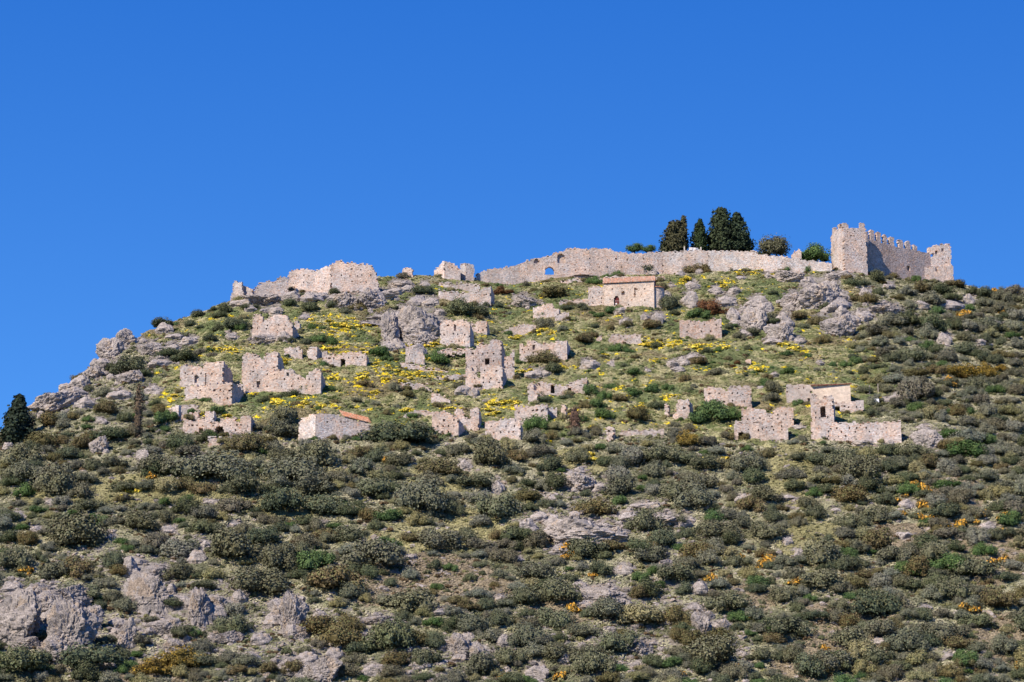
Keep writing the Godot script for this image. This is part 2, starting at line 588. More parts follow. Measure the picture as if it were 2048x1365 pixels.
	ruin("terrace_wall", "low wall running from the thin pillar house towards the red roofed house", "the low wall by the pillar house", "ruined wall", [
		{"top": [[806, 830], [820, 822], [840, 821], [864, 822]], "vb": 833, "yaw": 0, "tint": grey, "ragged": 1.6}])
	ruin("ruined_house", "pale square house front with a patch of red tiles along its top", "the pale square front", "ruined house", [
		{"top": [[970, 846], [978, 842], [986, 841], [992, 843], [1000, 841], [1010, 837], [1023, 837], [1033, 841], [1041, 846]], "vb": 882, "yaw": 6, "tint": pale, "back": 4.0, "rows": [[853, 976, 1036, 4], [866, 976, 1036, 4]]}])
	ruin("ruined_house", "ruined house behind a vivid green bush with four sockets in a row", "the house behind the vivid bush", "ruined house", [
		{"top": [[1029, 812], [1045, 813], [1060, 812], [1075, 811], [1095, 808]], "vb": 842, "yaw": 6, "back": 4.0, "rows": [[822, 1062, 1092, 4], [826, 1034, 1044, 1]]},
		{"top": [[1096, 815], [1105, 815], [1114, 818]], "vb": 832, "yaw": 2, "tint": grey}])
	ruin("wall_stub", "thin leaning tooth of masonry beside a bare brown tree", "the leaning masonry tooth", "ruined wall", [
		{"top": [[1122, 812], [1127, 808], [1132, 814], [1132, 828], [1129, 842]], "bottom": [[1124, 842], [1129, 842]], "vb": 840, "yaw": 16, "thick": 1.0}])
	ruin("ruined_house", "long broken ruin with tall narrow doorway and a gabled shed behind its wall", "the narrow doorway ruin", "ruined house", [
		{"top": [[1055, 772], [1060, 766], [1072, 764], [1087, 763], [1100, 768], [1112, 769], [1128, 771], [1138, 769], [1160, 770], [1192, 771]], "vb": 790, "yaw": -2, "vaults": [[1102, 770, 1109, 788, 0], [1136, 776, 1143, 784, 0]], "niches": [[1069, 767, 1080, 781, 0]]},
		{"top": [[1056, 783], [1066, 783], [1076, 790]], "vb": 806, "yaw": 8, "tint": pale},
		{"top": [[1138, 768], [1160, 760], [1174, 755]], "vb": 772, "yaw": 4, "back": 3.0, "name": "gable_wall"}])
	ruin("tower_house_ruin", "tall two storey tower house ruin with gaping window gap in the middle slope", "the central tower house", "ruined tower house", [
		{"top": [[931, 694], [941, 694], [943, 700], [950, 700], [955, 691], [962, 687], [970, 690], [978, 690], [981, 681], [991, 679], [1003, 679]], "vb": 745, "yaw": 6, "deep": 5.0, "vaults": [[970, 717, 980, 729, 0]], "rows": [[709, 938, 992, 5], [723, 940, 998, 4]], "back": 5.0, "tint": Color(0.47, 0.395, 0.36)},
		{"top": [[931, 732], [945, 731], [951, 733], [953, 731], [954, 757], [960, 757], [961, 732], [978, 732], [990, 733], [1005, 732]], "vb": 775, "yaw": 6, "niches": [[944, 733, 952, 742, 0]], "rows": [[743, 962, 1000, 2], [758, 942, 1003, 4], [765, 942, 1003, 4]], "back": 5.5},
		{"top": [[1009, 715], [1016, 714], [1021, 712], [1024, 702], [1029, 700]], "vb": 756, "yaw": -6, "rows": [[728, 1012, 1028, 2]], "back": 2.0}])
	ruin("ruined_house", "ruined house with two arched window gaps and a dark notch in its top", "the twin window house", "ruined house", [
		{"top": [[1039, 687], [1044, 685], [1047, 695], [1053, 695], [1055, 683], [1068, 681], [1073, 687], [1090, 687], [1110, 686], [1116, 681], [1125, 682], [1134, 680]], "vb": 718, "yaw": 8, "niches": [[1064, 690, 1070, 700, 1]], "doors": [[1091, 698, 1101, 716, 1]], "rows": [[700, 1042, 1060, 2], [699, 1078, 1088, 1], [706, 1044, 1084, 3]], "back": 5.0}])
	ruin("tower_house_ruin", "square tower house ruin beside the great grey cliff with a blind niche", "the square tower house", "ruined tower house", [
		{"top": [[880, 644], [892, 641], [905, 642], [920, 641], [933, 642], [940, 647]], "vb": 694, "yaw": 8, "niches": [[907, 650, 912, 662, 1]], "rows": [[652, 884, 936, 3], [670, 884, 936, 4], [684, 884, 936, 4]], "back": 4.0, "tint": pale},
		{"top": [[940, 646], [944, 644], [945, 656], [950, 656], [951, 643], [974, 642]], "vb": 678, "yaw": 6, "shift": 2.6, "vaults": [[940, 671, 950, 692, 0]], "back": 3.5, "rows": [[662, 954, 970, 2]]}])
	ruin("terrace_wall", "triangular wall end sloping down beside the green bushes under the grey cliff", "the triangular wall end", "ruined wall", [
		{"top": [[811, 692], [820, 695], [830, 701], [849, 709]], "vb": 725, "yaw": 4, "rows": [[712, 815, 835, 2]], "tint": grey}])
	ruin("terrace_wall", "thin stone wall climbing from the triangular wall end to the square tower house", "the climbing thin wall", "retaining wall", [
		{"top": [[850, 718], [870, 707], [890, 700], [931, 697]], "bottom": [[850, 730], [870, 719], [890, 711], [931, 707]], "vb": 712, "yaw": 0, "tint": pale, "ragged": 1.6}])
	ruin("terrace_wall", "long sagging terrace wall among yellow flowers below the triangular wall end", "the sagging terrace wall", "retaining wall", [
		{"top": [[800, 724], [830, 731], [870, 740], [900, 746]], "bottom": [[800, 736], [830, 741], [870, 751], [902, 757]], "vb": 740, "yaw": 0, "tint": pale, "ragged": 1.6}])
	ruin("terrace_wall", "low terrace wall leading to the foot of the central tower house", "the low wall by the tower house", "retaining wall", [
		{"top": [[853, 761], [880, 757], [905, 751], [931, 749]], "bottom": [[853, 771], [880, 767], [905, 761], [931, 758]], "vb": 760, "yaw": 0, "tint": grey, "ragged": 1.6}])
	ruin("terrace_wall", "tumbled stone terrace in two steps under the yellow flower bank", "the tumbled two step terrace", "retaining wall", [
		{"top": [[800, 769], [815, 765], [850, 769], [866, 781]], "bottom": [[800, 780], [830, 785], [866, 800]], "vb": 780, "yaw": 0, "tint": grey, "ragged": 2.0},
		{"top": [[862, 789], [870, 786], [886, 795], [900, 800]], "vb": 806, "yaw": 5, "tint": pale, "ragged": 1.6}])
	ruin("terrace_wall", "stepped grey terrace wall above the twin window house", "the stepped terrace", "retaining wall", [
		{"top": [[1000, 661], [1018, 660], [1021, 654], [1045, 650], [1072, 648]], "vb": 668, "yaw": 0, "tint": grey, "ragged": 1.4}])
	ruin("ruined_house", "stub of a small house corner on the slope beside the chapel terrace", "the small house corner", "ruined house", [
		{"top": [[1066, 616], [1084, 612], [1087, 608], [1105, 608], [1106, 616], [1118, 616]], "vb": 633, "yaw": 8, "tint": pale, "back": 2.5},
		{"top": [[1110, 633], [1122, 626], [1138, 624]], "vb": 640, "yaw": 0, "tint": grey}])
	ruin("terrace_wall", "straight terrace wall reaching the chapel annexe from the side", "the straight chapel terrace", "retaining wall", [
		{"top": [[1118, 603], [1140, 601], [1176, 598]], "vb": 610, "yaw": 0, "tint": grey}])
	ruin("terrace_wall", "pale terrace wall right under the rampart above the chapel roof", "the terrace above the chapel", "retaining wall", [
		{"top": [[1120, 562], [1170, 558], [1200, 556], [1260, 553], [1330, 553]], "vb": 563, "yaw": 0, "tint": pale, "ragged": 1.4, "deep": 1.6}])
	ruin("rubble_wall", "tumbled rubble wall curving across the meadow below the chapel", "the curving rubble wall", "ruined wall", [
		{"top": [[1193, 676], [1203, 670], [1206, 682]], "vb": 684, "yaw": 5, "tint": STONE},
		{"top": [[1216, 676], [1226, 668], [1240, 672], [1262, 670], [1284, 669]], "vb": 683, "yaw": 0, "tint": grey, "ragged": 2.2}])
	ruin("ruined_house", "brownish house front under the crags with a bare bush at its foot", "the front under the crags", "ruined house", [
		{"top": [[1359, 641], [1375, 640], [1392, 643], [1405, 642], [1417, 644], [1426, 637], [1432, 640], [1443, 635]], "vb": 679, "yaw": 4, "back": 4.0, "rows": [[650, 1364, 1440, 4], [664, 1364, 1440, 3]], "tint": Color(0.50, 0.405, 0.355)}])
	ruin("wall_stub", "tiny wall stub beside a rust brown bush in the meadow", "the tiny meadow stub", "ruined wall", [
		{"top": [[1491, 722], [1497, 719], [1502, 721]], "vb": 732, "yaw": 10, "back": 1.5}])
	ruin("ruined_house", "broad house front with a row of sockets and a dip in its top", "the broad socketed front", "ruined house", [
		{"top": [[1408, 779], [1419, 776], [1433, 776], [1446, 775], [1450, 783], [1456, 783], [1459, 773], [1475, 774], [1490, 772], [1503, 771]], "vb": 816, "yaw": 2, "rows": [[788, 1414, 1444, 3], [788, 1462, 1500, 4], [804, 1440, 1496, 3]], "back": 3.0}])
	ruin("wall_pillar", "standing masonry pier with a sloping skirt and dark shaded side", "the masonry pier", "ruined wall", [
		{"top": [[1343, 834], [1350, 826], [1354, 820], [1355, 800], [1366, 799], [1379, 801]], "vb": 840, "yaw": 14, "back": 3.0, "fall": 0.1, "rows": [[817, 1360, 1374, 1]]}])
	ruin("wall_stub", "narrow slab of wall standing alone beside the masonry pier", "the narrow standing slab", "ruined wall", [
		{"top": [[1329, 811], [1333, 809], [1338, 811]], "vb": 836, "yaw": 12, "back": 1.2}])
	ruin("ruined_house", "two stepped ruin with a broken upper wall over a lower socketed wall with archway", "the two stepped ruin", "ruined house", [
		{"top": [[1468, 843], [1476, 841], [1486, 846], [1510, 844], [1545, 844], [1576, 843]], "vb": 878, "yaw": 3, "vaults": [[1476, 864, 1491, 882, 1]], "rows": [[861, 1494, 1570, 6], [855, 1522, 1572, 3]], "back": 4.0},
		{"top": [[1483, 817], [1500, 816], [1520, 818], [1532, 820], [1537, 831], [1547, 829], [1549, 817], [1562, 814], [1587, 814]], "vb": 852, "yaw": 3, "deep": 4.5, "rows": [[838, 1488, 1584, 8], [830, 1552, 1580, 2]], "back": 4.0}])
	build_tiled_house()
	ruin("tower_house_ruin", "tall ruin with a dark slanting gap and a lower wing beside it", "the slanting gap ruin", "ruined tower house", [
		{"top": [[1621, 792], [1627, 788], [1634, 793], [1641, 803], [1646, 795], [1658, 790], [1667, 795]], "vb": 848, "yaw": 9, "vaults": [[1642, 812, 1651, 835, 1]], "rows": [[808, 1626, 1640, 2], [836, 1625, 1660, 3], [826, 1624, 1636, 1]], "back": 4.5, "deep": 4.0},
		{"top": [[1669, 806], [1685, 806], [1705, 804], [1716, 801], [1728, 802]], "vb": 829, "yaw": 3, "vaults": [[1671, 813, 1679, 828, 0]], "rows": [[815, 1684, 1726, 4]], "back": 3.0}])
	ruin("ruined_house", "long pale front wall at the bottom of the town above broken slabs", "the long pale front", "ruined house", [
		{"top": [[1622, 845], [1650, 844], [1671, 843], [1678, 847], [1700, 845], [1714, 846], [1720, 851], [1728, 846], [1760, 845], [1789, 843], [1802, 843]], "vb": 887, "yaw": 2, "tint": pale, "rows": [[857, 1630, 1785, 8], [866, 1640, 1780, 5], [874, 1630, 1700, 4]], "back": 4.0}])
	ruin("wall_stub", "small crooked wall fragment among bushes at the lower edge of the town", "the crooked fragment", "ruined wall", [
		{"top": [[1210, 854], [1220, 853], [1229, 853]], "bottom": [[1216, 884], [1226, 882]], "vb": 880, "yaw": 6, "back": 1.5, "rows": [[863, 1214, 1228, 1]]}])
	ruin("terrace_wall", "low broken wall peeping out of the bushes beside the crooked fragment", "the low peeping wall", "ruined wall", [
		{"top": [[1240, 864], [1260, 861], [1280, 860], [1294, 858], [1310, 862], [1328, 859]], "vb": 870, "yaw": 0, "tint": grey}])
	ruin("terrace_wall", "grey rubble bank at the lower edge of the town below the big archway ruin", "the rubble bank", "retaining wall", [
		{"top": [[415, 878], [440, 876], [470, 879], [500, 874], [520, 872]], "vb": 886, "yaw": 3, "tint": grey, "ragged": 2.0}])

func build_long_wall(grey: Color, pale: Color) -> void:
	var origin := hit(1300, 545)
	var o := thing("rampart", "long stone rampart with blind arches and one open arch along the ridge", "rampart", origin)
	landmarks.append([1290, 520, "the long rampart"])
	var spans := [
		{"top": [[950, 562], [953, 549], [968, 541], [985, 539], [1004, 536], [1019, 533], [1042, 529], [1054, 522]], "vb": 571, "depth": 474.5, "yaw": -8, "tint": grey},
		{"top": [[1053, 522], [1062, 519], [1077, 516], [1088, 514], [1100, 511], [1108, 508], [1115, 504], [1122, 502], [1129, 503], [1131, 499], [1136, 497], [1147, 499], [1156, 495], [1165, 497], [1171, 496], [1173, 501], [1178, 500], [1180, 496]], "vb": 562, "depth": 476.8, "yaw": -5, "doors": [[1090, 534, 1108, 549, 1]], "niches": [[1114, 508, 1130, 526, 1], [1068, 518, 1077, 527, 1]], "rows": [[532, 1115, 1175, 4], [540, 1120, 1176, 3]], "tint": STONE},
		{"top": [[1179, 496], [1195, 497], [1218, 497], [1224, 500], [1232, 504], [1241, 503], [1253, 505], [1259, 508], [1290, 506], [1326, 504]], "vb": 552, "depth": 479.0, "yaw": -7, "rows": [[520, 1185, 1320, 7], [535, 1185, 1300, 5]], "tint": STONE},
		{"top": [[1325, 504], [1360, 503], [1400, 501], [1417, 501]], "vb": 543, "depth": 481.2, "yaw": -3, "rows": [[520, 1330, 1410, 3], [512, 1330, 1410, 2]], "tint": Color(0.57, 0.50, 0.45)},
		{"top": [[1416, 501], [1460, 502], [1511, 503], [1516, 508], [1540, 511], [1565, 513]], "vb": 541, "depth": 481.8, "yaw": 0, "tint": Color(0.63, 0.565, 0.515)},
		{"top": [[1564, 513], [1590, 517], [1609, 520], [1640, 524], [1664, 527]], "vb": 541, "depth": 481.2, "yaw": 1, "tint": Color(0.60, 0.54, 0.495)}]
	for k in spans.size():
		spans[k].thick = 1.1
		if k > 0:
			spans[k].chain = 1
		raise_wall(o, spans[k], origin, 900 + k * 77)

func merlon(parent: Node3D, u: float, v0: float, v1: float, w: float, base: Vector3, origin: Vector3, yaw_deg: float, seed_of: int) -> void:
	var yaw := deg_to_rad(yaw_deg)
	var face := Vector3(-sin(yaw), 0, cos(yaw))
	var along := Vector3(cos(yaw), 0, sin(yaw))
	var pt := func(uu: float, vv: float) -> Vector3:
		var r := ray(uu, vv)
		return EYE + r * ((base - EYE).dot(face) / r.dot(face))
	var foot: Vector3 = pt.call(u, v1)
	var h: float = pt.call(u, v0).y - foot.y
	var a: Vector3 = pt.call(u - w / 2, v1)
	var b: Vector3 = pt.call(u + w / 2, v1)
	var x := a.distance_to(b) / 2.0
	var outline := PackedVector2Array([Vector2(-x, h * 0.92), Vector2(-x * 0.4, h), Vector2(x * 0.7, h * 0.97), Vector2(x, h * 0.8), Vector2(x, -0.5), Vector2(-x, -0.5)])
	var o := part("merlon", masonry(outline, 0.7, [], [], STONE, seed_of, 1.0), stone_material, parent)
	o.position = foot - origin - face * 0.06
	o.rotation.y = -yaw

func build_castle() -> void:
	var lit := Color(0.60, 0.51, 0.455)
	# the keep: two visible faces, the others behind them
	var corner := at_depth(1687, 535, 480.5)
	var keep := thing("castle_keep", "square castle keep with broken merlons at the end of the rampart", "castle tower", corner)
	landmarks.append([1698, 495, "the castle keep"])
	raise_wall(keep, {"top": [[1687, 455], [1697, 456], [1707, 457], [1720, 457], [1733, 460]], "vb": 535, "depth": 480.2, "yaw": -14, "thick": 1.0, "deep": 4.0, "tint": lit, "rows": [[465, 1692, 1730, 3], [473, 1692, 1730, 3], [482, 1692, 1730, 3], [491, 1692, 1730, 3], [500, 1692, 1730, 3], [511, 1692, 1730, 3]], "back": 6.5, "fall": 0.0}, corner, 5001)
	var yaw := deg_to_rad(-14.0)
	var away := Vector3(sin(yaw), 0, -cos(yaw))
	var left_len := 6.6
	var h: float = at_depth(1687, 455, 480.5).y - corner.y
	var outline := PackedVector2Array([Vector2(-left_len, h - 0.5), Vector2(-left_len * 0.6, h + 0.1), Vector2(-left_len * 0.2, h + 0.2), Vector2(0, h), Vector2(0, -4), Vector2(-left_len - 0.5, -4)])
	var sockets := []
	for j in 6:
		for i in 3:
			sockets.append(Vector2(-left_len + 1.2 + i * 2.0, h - 2.0 - j * 1.15))
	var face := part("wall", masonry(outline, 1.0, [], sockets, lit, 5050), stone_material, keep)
	face.position = Vector3(-0.02, 0, 0.01)
	face.rotation.y = -yaw - PI / 2
	var n_base := corner
	merlon(keep, 1692, 446, 456, 11, corner, corner, -14, 61)
	merlon(keep, 1726, 446, 459, 10, corner, corner, -14, 62)
	for k in 2:
		var m := part("merlon", masonry(PackedVector2Array([Vector2(-0.6, 1.2), Vector2(0.5, 1.4), Vector2(0.65, -0.5), Vector2(-0.65, -0.5)]), 0.7, [], [], STONE, 70 + k), stone_material, keep)
		m.position = Vector3(0, h - 0.05, 0) + away * (1.9 + k * 3.2)
		m.rotation.y = -yaw - PI / 2
	# the curtain wall stepping down behind it
	var c_yaw := -30.0
	var c0 := at_depth(1733, 549, 484.6)
	var curtain := thing("curtain_wall", "tall grey curtain wall with a row of merlons falling away from the keep", "castle wall", c0)
	landmarks.append([1800, 520, "the castle curtain wall"])
	var span := at_depth(1800, 556, 1.0)
	var cy := deg_to_rad(c_yaw)
	var c_face := Vector3(-sin(cy), 0, cos(cy))
	var r := ray(1796, 556)
	var c_mid := EYE + r * ((c0 - EYE).dot(c_face) / r.dot(c_face))
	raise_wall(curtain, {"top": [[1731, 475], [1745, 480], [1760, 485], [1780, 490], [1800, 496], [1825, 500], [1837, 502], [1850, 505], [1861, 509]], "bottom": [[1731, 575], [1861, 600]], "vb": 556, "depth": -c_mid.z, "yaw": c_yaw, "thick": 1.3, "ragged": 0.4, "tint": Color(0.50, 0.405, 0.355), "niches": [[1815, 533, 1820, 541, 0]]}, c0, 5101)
	raise_wall(curtain, {"top": [[1731, 478], [1740, 480], [1756, 484]], "bottom": [[1731, 481], [1740, 483], [1756, 487]], "vb": 484, "depth": -c_mid.z - 3.6, "yaw": c_yaw, "thick": 0.7, "tint": STONE}, c0, 5121, "machicolation")
	var tops := [[1735, 463, 476, 5], [1746, 460, 480, 8], [1759, 464, 484, 8], [1772, 469, 487, 8], [1785, 474, 491, 9], [1803, 480, 496, 10], [1818, 482, 499, 9], [1832, 490, 503, 7]]
	for k in tops.size():
		merlon(curtain, tops[k][0], tops[k][1], tops[k][2], tops[k][3], c_mid, c0, c_yaw, 80 + k)
	# the end turret
	var t_depth := 494.5
	var t0 := at_depth(1882, 560, t_depth)
	var turret := thing("castle_turret", "broken end turret with a see through hole at the tip of the curtain wall", "castle tower", t0)
	landmarks.append([1882, 525, "the broken end turret"])
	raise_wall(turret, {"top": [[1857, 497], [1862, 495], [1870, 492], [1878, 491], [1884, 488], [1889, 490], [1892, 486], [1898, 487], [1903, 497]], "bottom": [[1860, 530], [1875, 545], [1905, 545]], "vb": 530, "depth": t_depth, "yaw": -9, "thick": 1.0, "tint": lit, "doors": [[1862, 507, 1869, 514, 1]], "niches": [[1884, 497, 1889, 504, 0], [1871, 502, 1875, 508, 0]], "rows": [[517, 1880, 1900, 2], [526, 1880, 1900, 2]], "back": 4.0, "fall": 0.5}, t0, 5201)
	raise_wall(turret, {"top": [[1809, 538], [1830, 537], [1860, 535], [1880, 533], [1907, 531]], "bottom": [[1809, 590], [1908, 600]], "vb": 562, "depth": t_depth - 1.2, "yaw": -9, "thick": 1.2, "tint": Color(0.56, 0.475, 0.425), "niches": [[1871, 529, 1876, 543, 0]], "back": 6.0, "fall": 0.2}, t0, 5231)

func tile_roof(w: float, run: float, rise: float, slope_w: float, red := Color(0.50, 0.29, 0.20)) -> ArrayMesh:
	# rows of clay barrel tiles: ribs across the width, steps down the slope
	var v := PackedVector3Array()
	var n := PackedVector3Array()
	var c := PackedColorArray()
	var ribs := maxi(4, int(w / 0.24))
	var rows := maxi(2, int(run / 0.45))
	for j in rows:
		for i in ribs:
			var tone := 0.75 + 0.5 * stone_rng.randf()
			var g := stone_rng.randf()
			var col := red * tone if g < 0.6 else Color(red.r * 0.98, red.g * 1.25, red.b * 1.4) * tone
			col.a = 1.0
			var last := Vector3.ZERO
			var lastb := Vector3.ZERO
			for s in 5:
				var a := s / 4.0
				var x := w * (i + a) / ribs - w / 2.0
				var up := sin(a * PI) * 0.10
				var t0 := float(j) / rows
				var t1 := float(j + 1) / rows
				var skew := slope_w
				var p := Vector3(x + skew * t0, rise * t0 + up + 0.05, -run * t0)
				var q := Vector3(x + skew * t1, rise * t1 + up, -run * t1)
				if s > 0:
					quad(v, n, c, last, p, q, lastb, Vector3(0, 1, 0.3), col)
					quad(v, n, c, last - Vector3(0, 0.12, 0), p - Vector3(0, 0.12, 0), p, last, Vector3(0, 0, 1), col)
				last = p
				lastb = q
	return mesh_of(v, n, c)

func box_mesh(size: Vector3, color: Color) -> ArrayMesh:
	var v := PackedVector3Array()
	var n := PackedVector3Array()
	var c := PackedColorArray()
	var h := size / 2.0
	for s in [-1.0, 1.0]:
		quad(v, n, c, Vector3(-h.x, -h.y, s * h.z), Vector3(h.x, -h.y, s * h.z), Vector3(h.x, h.y, s * h.z), Vector3(-h.x, h.y, s * h.z), Vector3(0, 0, s), color)
		quad(v, n, c, Vector3(s * h.x, -h.y, -h.z), Vector3(s * h.x, -h.y, h.z), Vector3(s * h.x, h.y, h.z), Vector3(s * h.x, h.y, -h.z), Vector3(s, 0, 0), color)
		quad(v, n, c, Vector3(-h.x, s * h.y, -h.z), Vector3(h.x, s * h.y, -h.z), Vector3(h.x, s * h.y, h.z), Vector3(-h.x, s * h.y, h.z), Vector3(0, s, 0), color)
	return mesh_of(v, n, c)

func curved_wall(radius: float, h: float, from_deg: float, to_deg: float, tint: Color, deep := 2.5) -> ArrayMesh:
	var v := PackedVector3Array()
	var n := PackedVector3Array()
	var c := PackedColorArray()
	var cols := int(absf(to_deg - from_deg) / 360.0 * TAU * radius / CELL_W) + 3
	var rows := int((h + deep) / CELL_H)
	for j in rows:
		for i in cols:
			var k := 0.82 + 0.34 * stone_rng.randf()
			var col := Color(tint.r * k, tint.g * k, tint.b * k)
			var p := []
			for q in [[i, j], [i + 1, j], [i + 1, j + 1], [i, j + 1]]:
				var a := deg_to_rad(lerpf(from_deg, to_deg, float(q[0]) / cols))
				var rr := radius + jit(q[0], q[1], 3) * 0.09
				p.append(Vector3(sin(a) * rr, -deep + (h + deep) * q[1] / rows, cos(a) * rr))
			var out: Vector3 = (p[0] + p[1]) / 2.0
			out.y = 0
			quad(v, n, c, p[0], p[1], p[2], p[3], out, col)
			quad(v, n, c, p[0] * Vector3(0.8, 1, 0.8), p[1] * Vector3(0.8, 1, 0.8), p[2] * Vector3(0.8, 1, 0.8), p[3] * Vector3(0.8, 1, 0.8), -out, col)
			if j == rows - 1:
				quad(v, n, c, p[3], p[2], p[2] * Vector3(0.8, 1, 0.8), p[3] * Vector3(0.8, 1, 0.8), Vector3.UP, col)
	return mesh_of(v, n, c)

func cone_roof(radius: float, h: float, from_deg: float, to_deg: float) -> ArrayMesh:
	var v := PackedVector3Array()
	var n := PackedVector3Array()
	var c := PackedColorArray()
	var cols := 22
	for i in cols:
		var a := deg_to_rad(lerpf(from_deg, to_deg, float(i) / cols))
		var b := deg_to_rad(lerpf(from_deg, to_deg, float(i + 1) / cols))
		var k := 0.8 + 0.4 * stone_rng.randf()
		var col := Color(0.50 * k, 0.25 * k, 0.15 * k)
		var p := Vector3(sin(a) * radius, 0, cos(a) * radius)
		var q := Vector3(sin(b) * radius, 0, cos(b) * radius)
		quad(v, n, c, p, q, q * 0.04 + Vector3(0, h, 0), p * 0.04 + Vector3(0, h, 0), Vector3(0, 1, 0) + p, col)
		quad(v, n, c, p - Vector3(0, 0.15, 0), q - Vector3(0, 0.15, 0), q, p, p, col)
	return mesh_of(v, n, c)

func build_chapel() -> void:
	var cream := Color(0.65, 0.535, 0.44)
	var yaw := 6.0
	var base := hit(1258, 619)
	var chapel := thing("chapel", "small stone chapel with red tiled roof and arched maroon door", "chapel", base)
	landmarks.append([1258, 592, "the chapel"])
	raise_wall(chapel, {"top": [[1208, 568], [1240, 566], [1275, 564], [1308, 562]], "vb": 619, "yaw": yaw, "shift": 0.0, "tint": cream, "ragged": 0.0, "smooth": 0.25, "thick": 0.8, "deep": 3.5,
		"niches": [[1229, 592, 1238, 612, 1], [1244, 582, 1249, 591, 1], [1269, 575, 1271, 594, 0]], "vaults": [[1265, 621, 1276, 636, 0]], "rows": [[579, 1216, 1300, 4], [589, 1252, 1300, 2], [600, 1216, 1228, 1], [600, 1250, 1300, 2], [610, 1215, 1300, 3]]}, base, 6001)
	var a := deg_to_rad(yaw)
	var along := Vector3(cos(a), 0, sin(a))
	var face := Vector3(-sin(a), 0, cos(a))
	var pt := func(uu: float, vv: float) -> Vector3:
		var r := ray(uu, vv)
		return EYE + r * ((base - EYE).dot(face) / r.dot(face)) - base
	var e0: Vector3 = pt.call(1208, 567.5)
	var e1: Vector3 = pt.call(1308.5, 562.5)
	var w := e0.distance_to(e1)
	var mid := (e0 + e1) / 2.0
	var tilt := atan2(e1.y - e0.y, w)
	var run := 2.9
	var rise := 1.75
	for s in 2:
		var roof := part("roof", tile_roof(w + 0.5, run, rise, 0.0), stone_material, chapel)
		roof.basis = Basis(Vector3(0, 1, 0), -a + (PI if s == 1 else 0.0)) * Basis(Vector3(0, 0, 1), tilt if s == 0 else -tilt)
		roof.position = mid + face * (0.3 if s == 0 else 0.3 - 2.0 * run)
	# gable end on the shaded side and its opposite
	for s in 2:
		var h: float = (e1.y if s == 0 else e0.y) - 0.02
		var g := PackedVector2Array([Vector2(0.5, h), Vector2(run - 0.3, h + rise - 0.35), Vector2(2.0 * run - 0.9, h), Vector2(2.0 * run - 0.9, -3), Vector2(0.5, -3)])
		var o := part("gable_wall", masonry(g, 0.7, [], [], cream, 6060 + s, 0.0, 0.2), stone_material, chapel)
		o.position = along * (e1.dot(along) - 0.03 if s == 0 else e0.dot(along) + 0.73)
		o.rotation.y = -a + PI / 2
	var apse := part("apse", curved_wall(1.9, 3.6, -20, 200, Color(0.58, 0.49, 0.42)), stone_material, chapel)
	var foot: Vector3 = along * (e1.dot(along) + 0.1) - face * 2.5
	apse.position = foot + Vector3(0, e1.y - 4.6, 0)
	apse.rotation.y = -a
	var cap := part("roof", cone_roof(2.15, 0.75, -10, 210), stone_material, chapel)
	cap.position = apse.position + Vector3(0, 3.62, 0)
	cap.rotation.y = -a
	# the maroon door stands inside the arched recess
	var d0: Vector3 = pt.call(1229.3, 612)
	var d1: Vector3 = pt.call(1237.7, 596)
	var door := part("door", box_mesh(Vector3(absf((d1 - d0).dot(along)), (d1 - d0).y + 0.3, 0.08), Color(0.15, 0.045, 0.045)), stone_material, chapel)
	door.position = (d0 + d1) / 2.0 + Vector3(0, 0.15, 0) - face * 0.38
	door.rotation.y = -a
	var bar := part("rail", box_mesh(Vector3(0.86, 0.09, 0.05), Color(0.45, 0.35, 0.35)), stone_material, door)
	bar.position = Vector3(0, 0.1, 0.08)
	var notice := part("notice", box_mesh(Vector3(0.30, 0.34, 0.03), Color(0.8, 0.8, 0.8)), stone_material, door)
	notice.position = Vector3(-0.1, -0.5, 0.07)
	raise_wall(chapel, {"top": [[1176, 576], [1185, 574], [1196, 573], [1210, 573]], "vb": 626, "yaw": yaw - 4, "tint": Color(0.60, 0.52, 0.465), "deep": 3.0, "shift": 2.6, "rows": [[586, 1180, 1206, 2], [596, 1180, 1206, 2], [606, 1182, 1206, 2]], "rear": 4.0}, base, 6021, "annexe_wall")

func build_round_house() -> void:
	var base := hit(650, 878)
	var o := thing("roofed_ruin", "rounded stone house with a strip of orange roof tiles on its slope", "ruined house", base)
	landmarks.append([668, 855, "the red roofed round house"])
	raise_wall(o, {"top": [[597, 845], [605, 838], [615, 832], [622, 829], [632, 828]], "vb": 879, "yaw": 38, "tint": Color(0.60, 0.52, 0.465), "deep": 3.4}, base, 6101)
	var wall_base := raise_wall(o, {"top": [[631, 828], [650, 828], [668, 829], [684, 832], [705, 838], [725, 843], [741, 847]], "vb": 880, "yaw": -16, "chain": 1, "tint": Color(0.55, 0.475, 0.425), "deep": 3.4, "back": 4.0, "rows": [[845, 640, 700, 2]]}, base, 6121)
	var y := deg_to_rad(-16.0)
	var face := Vector3(-sin(y), 0, cos(y))
	var pt := func(uu: float, vv: float) -> Vector3:
		var r := ray(uu, vv)
		return EYE + r * ((wall_base - EYE).dot(face) / r.dot(face)) - base
	var e0: Vector3 = pt.call(684, 833)
	var e1: Vector3 = pt.call(742, 847.5)
	var roof := part("roof", tile_roof(e0.distance_to(e1), 2.3, 1.25, -0.3, Color(0.52, 0.25, 0.15)), stone_material, o)
	var flat := Vector2(e1.x - e0.x, e1.z - e0.z).length()
	roof.basis = Basis(Vector3(0, 1, 0), -y) * Basis(Vector3(0, 0, 1), atan2(e1.y - e0.y, flat))
	roof.position = (e0 + e1) / 2.0 + face * 0.15 + Vector3(0, 0.06, 0)

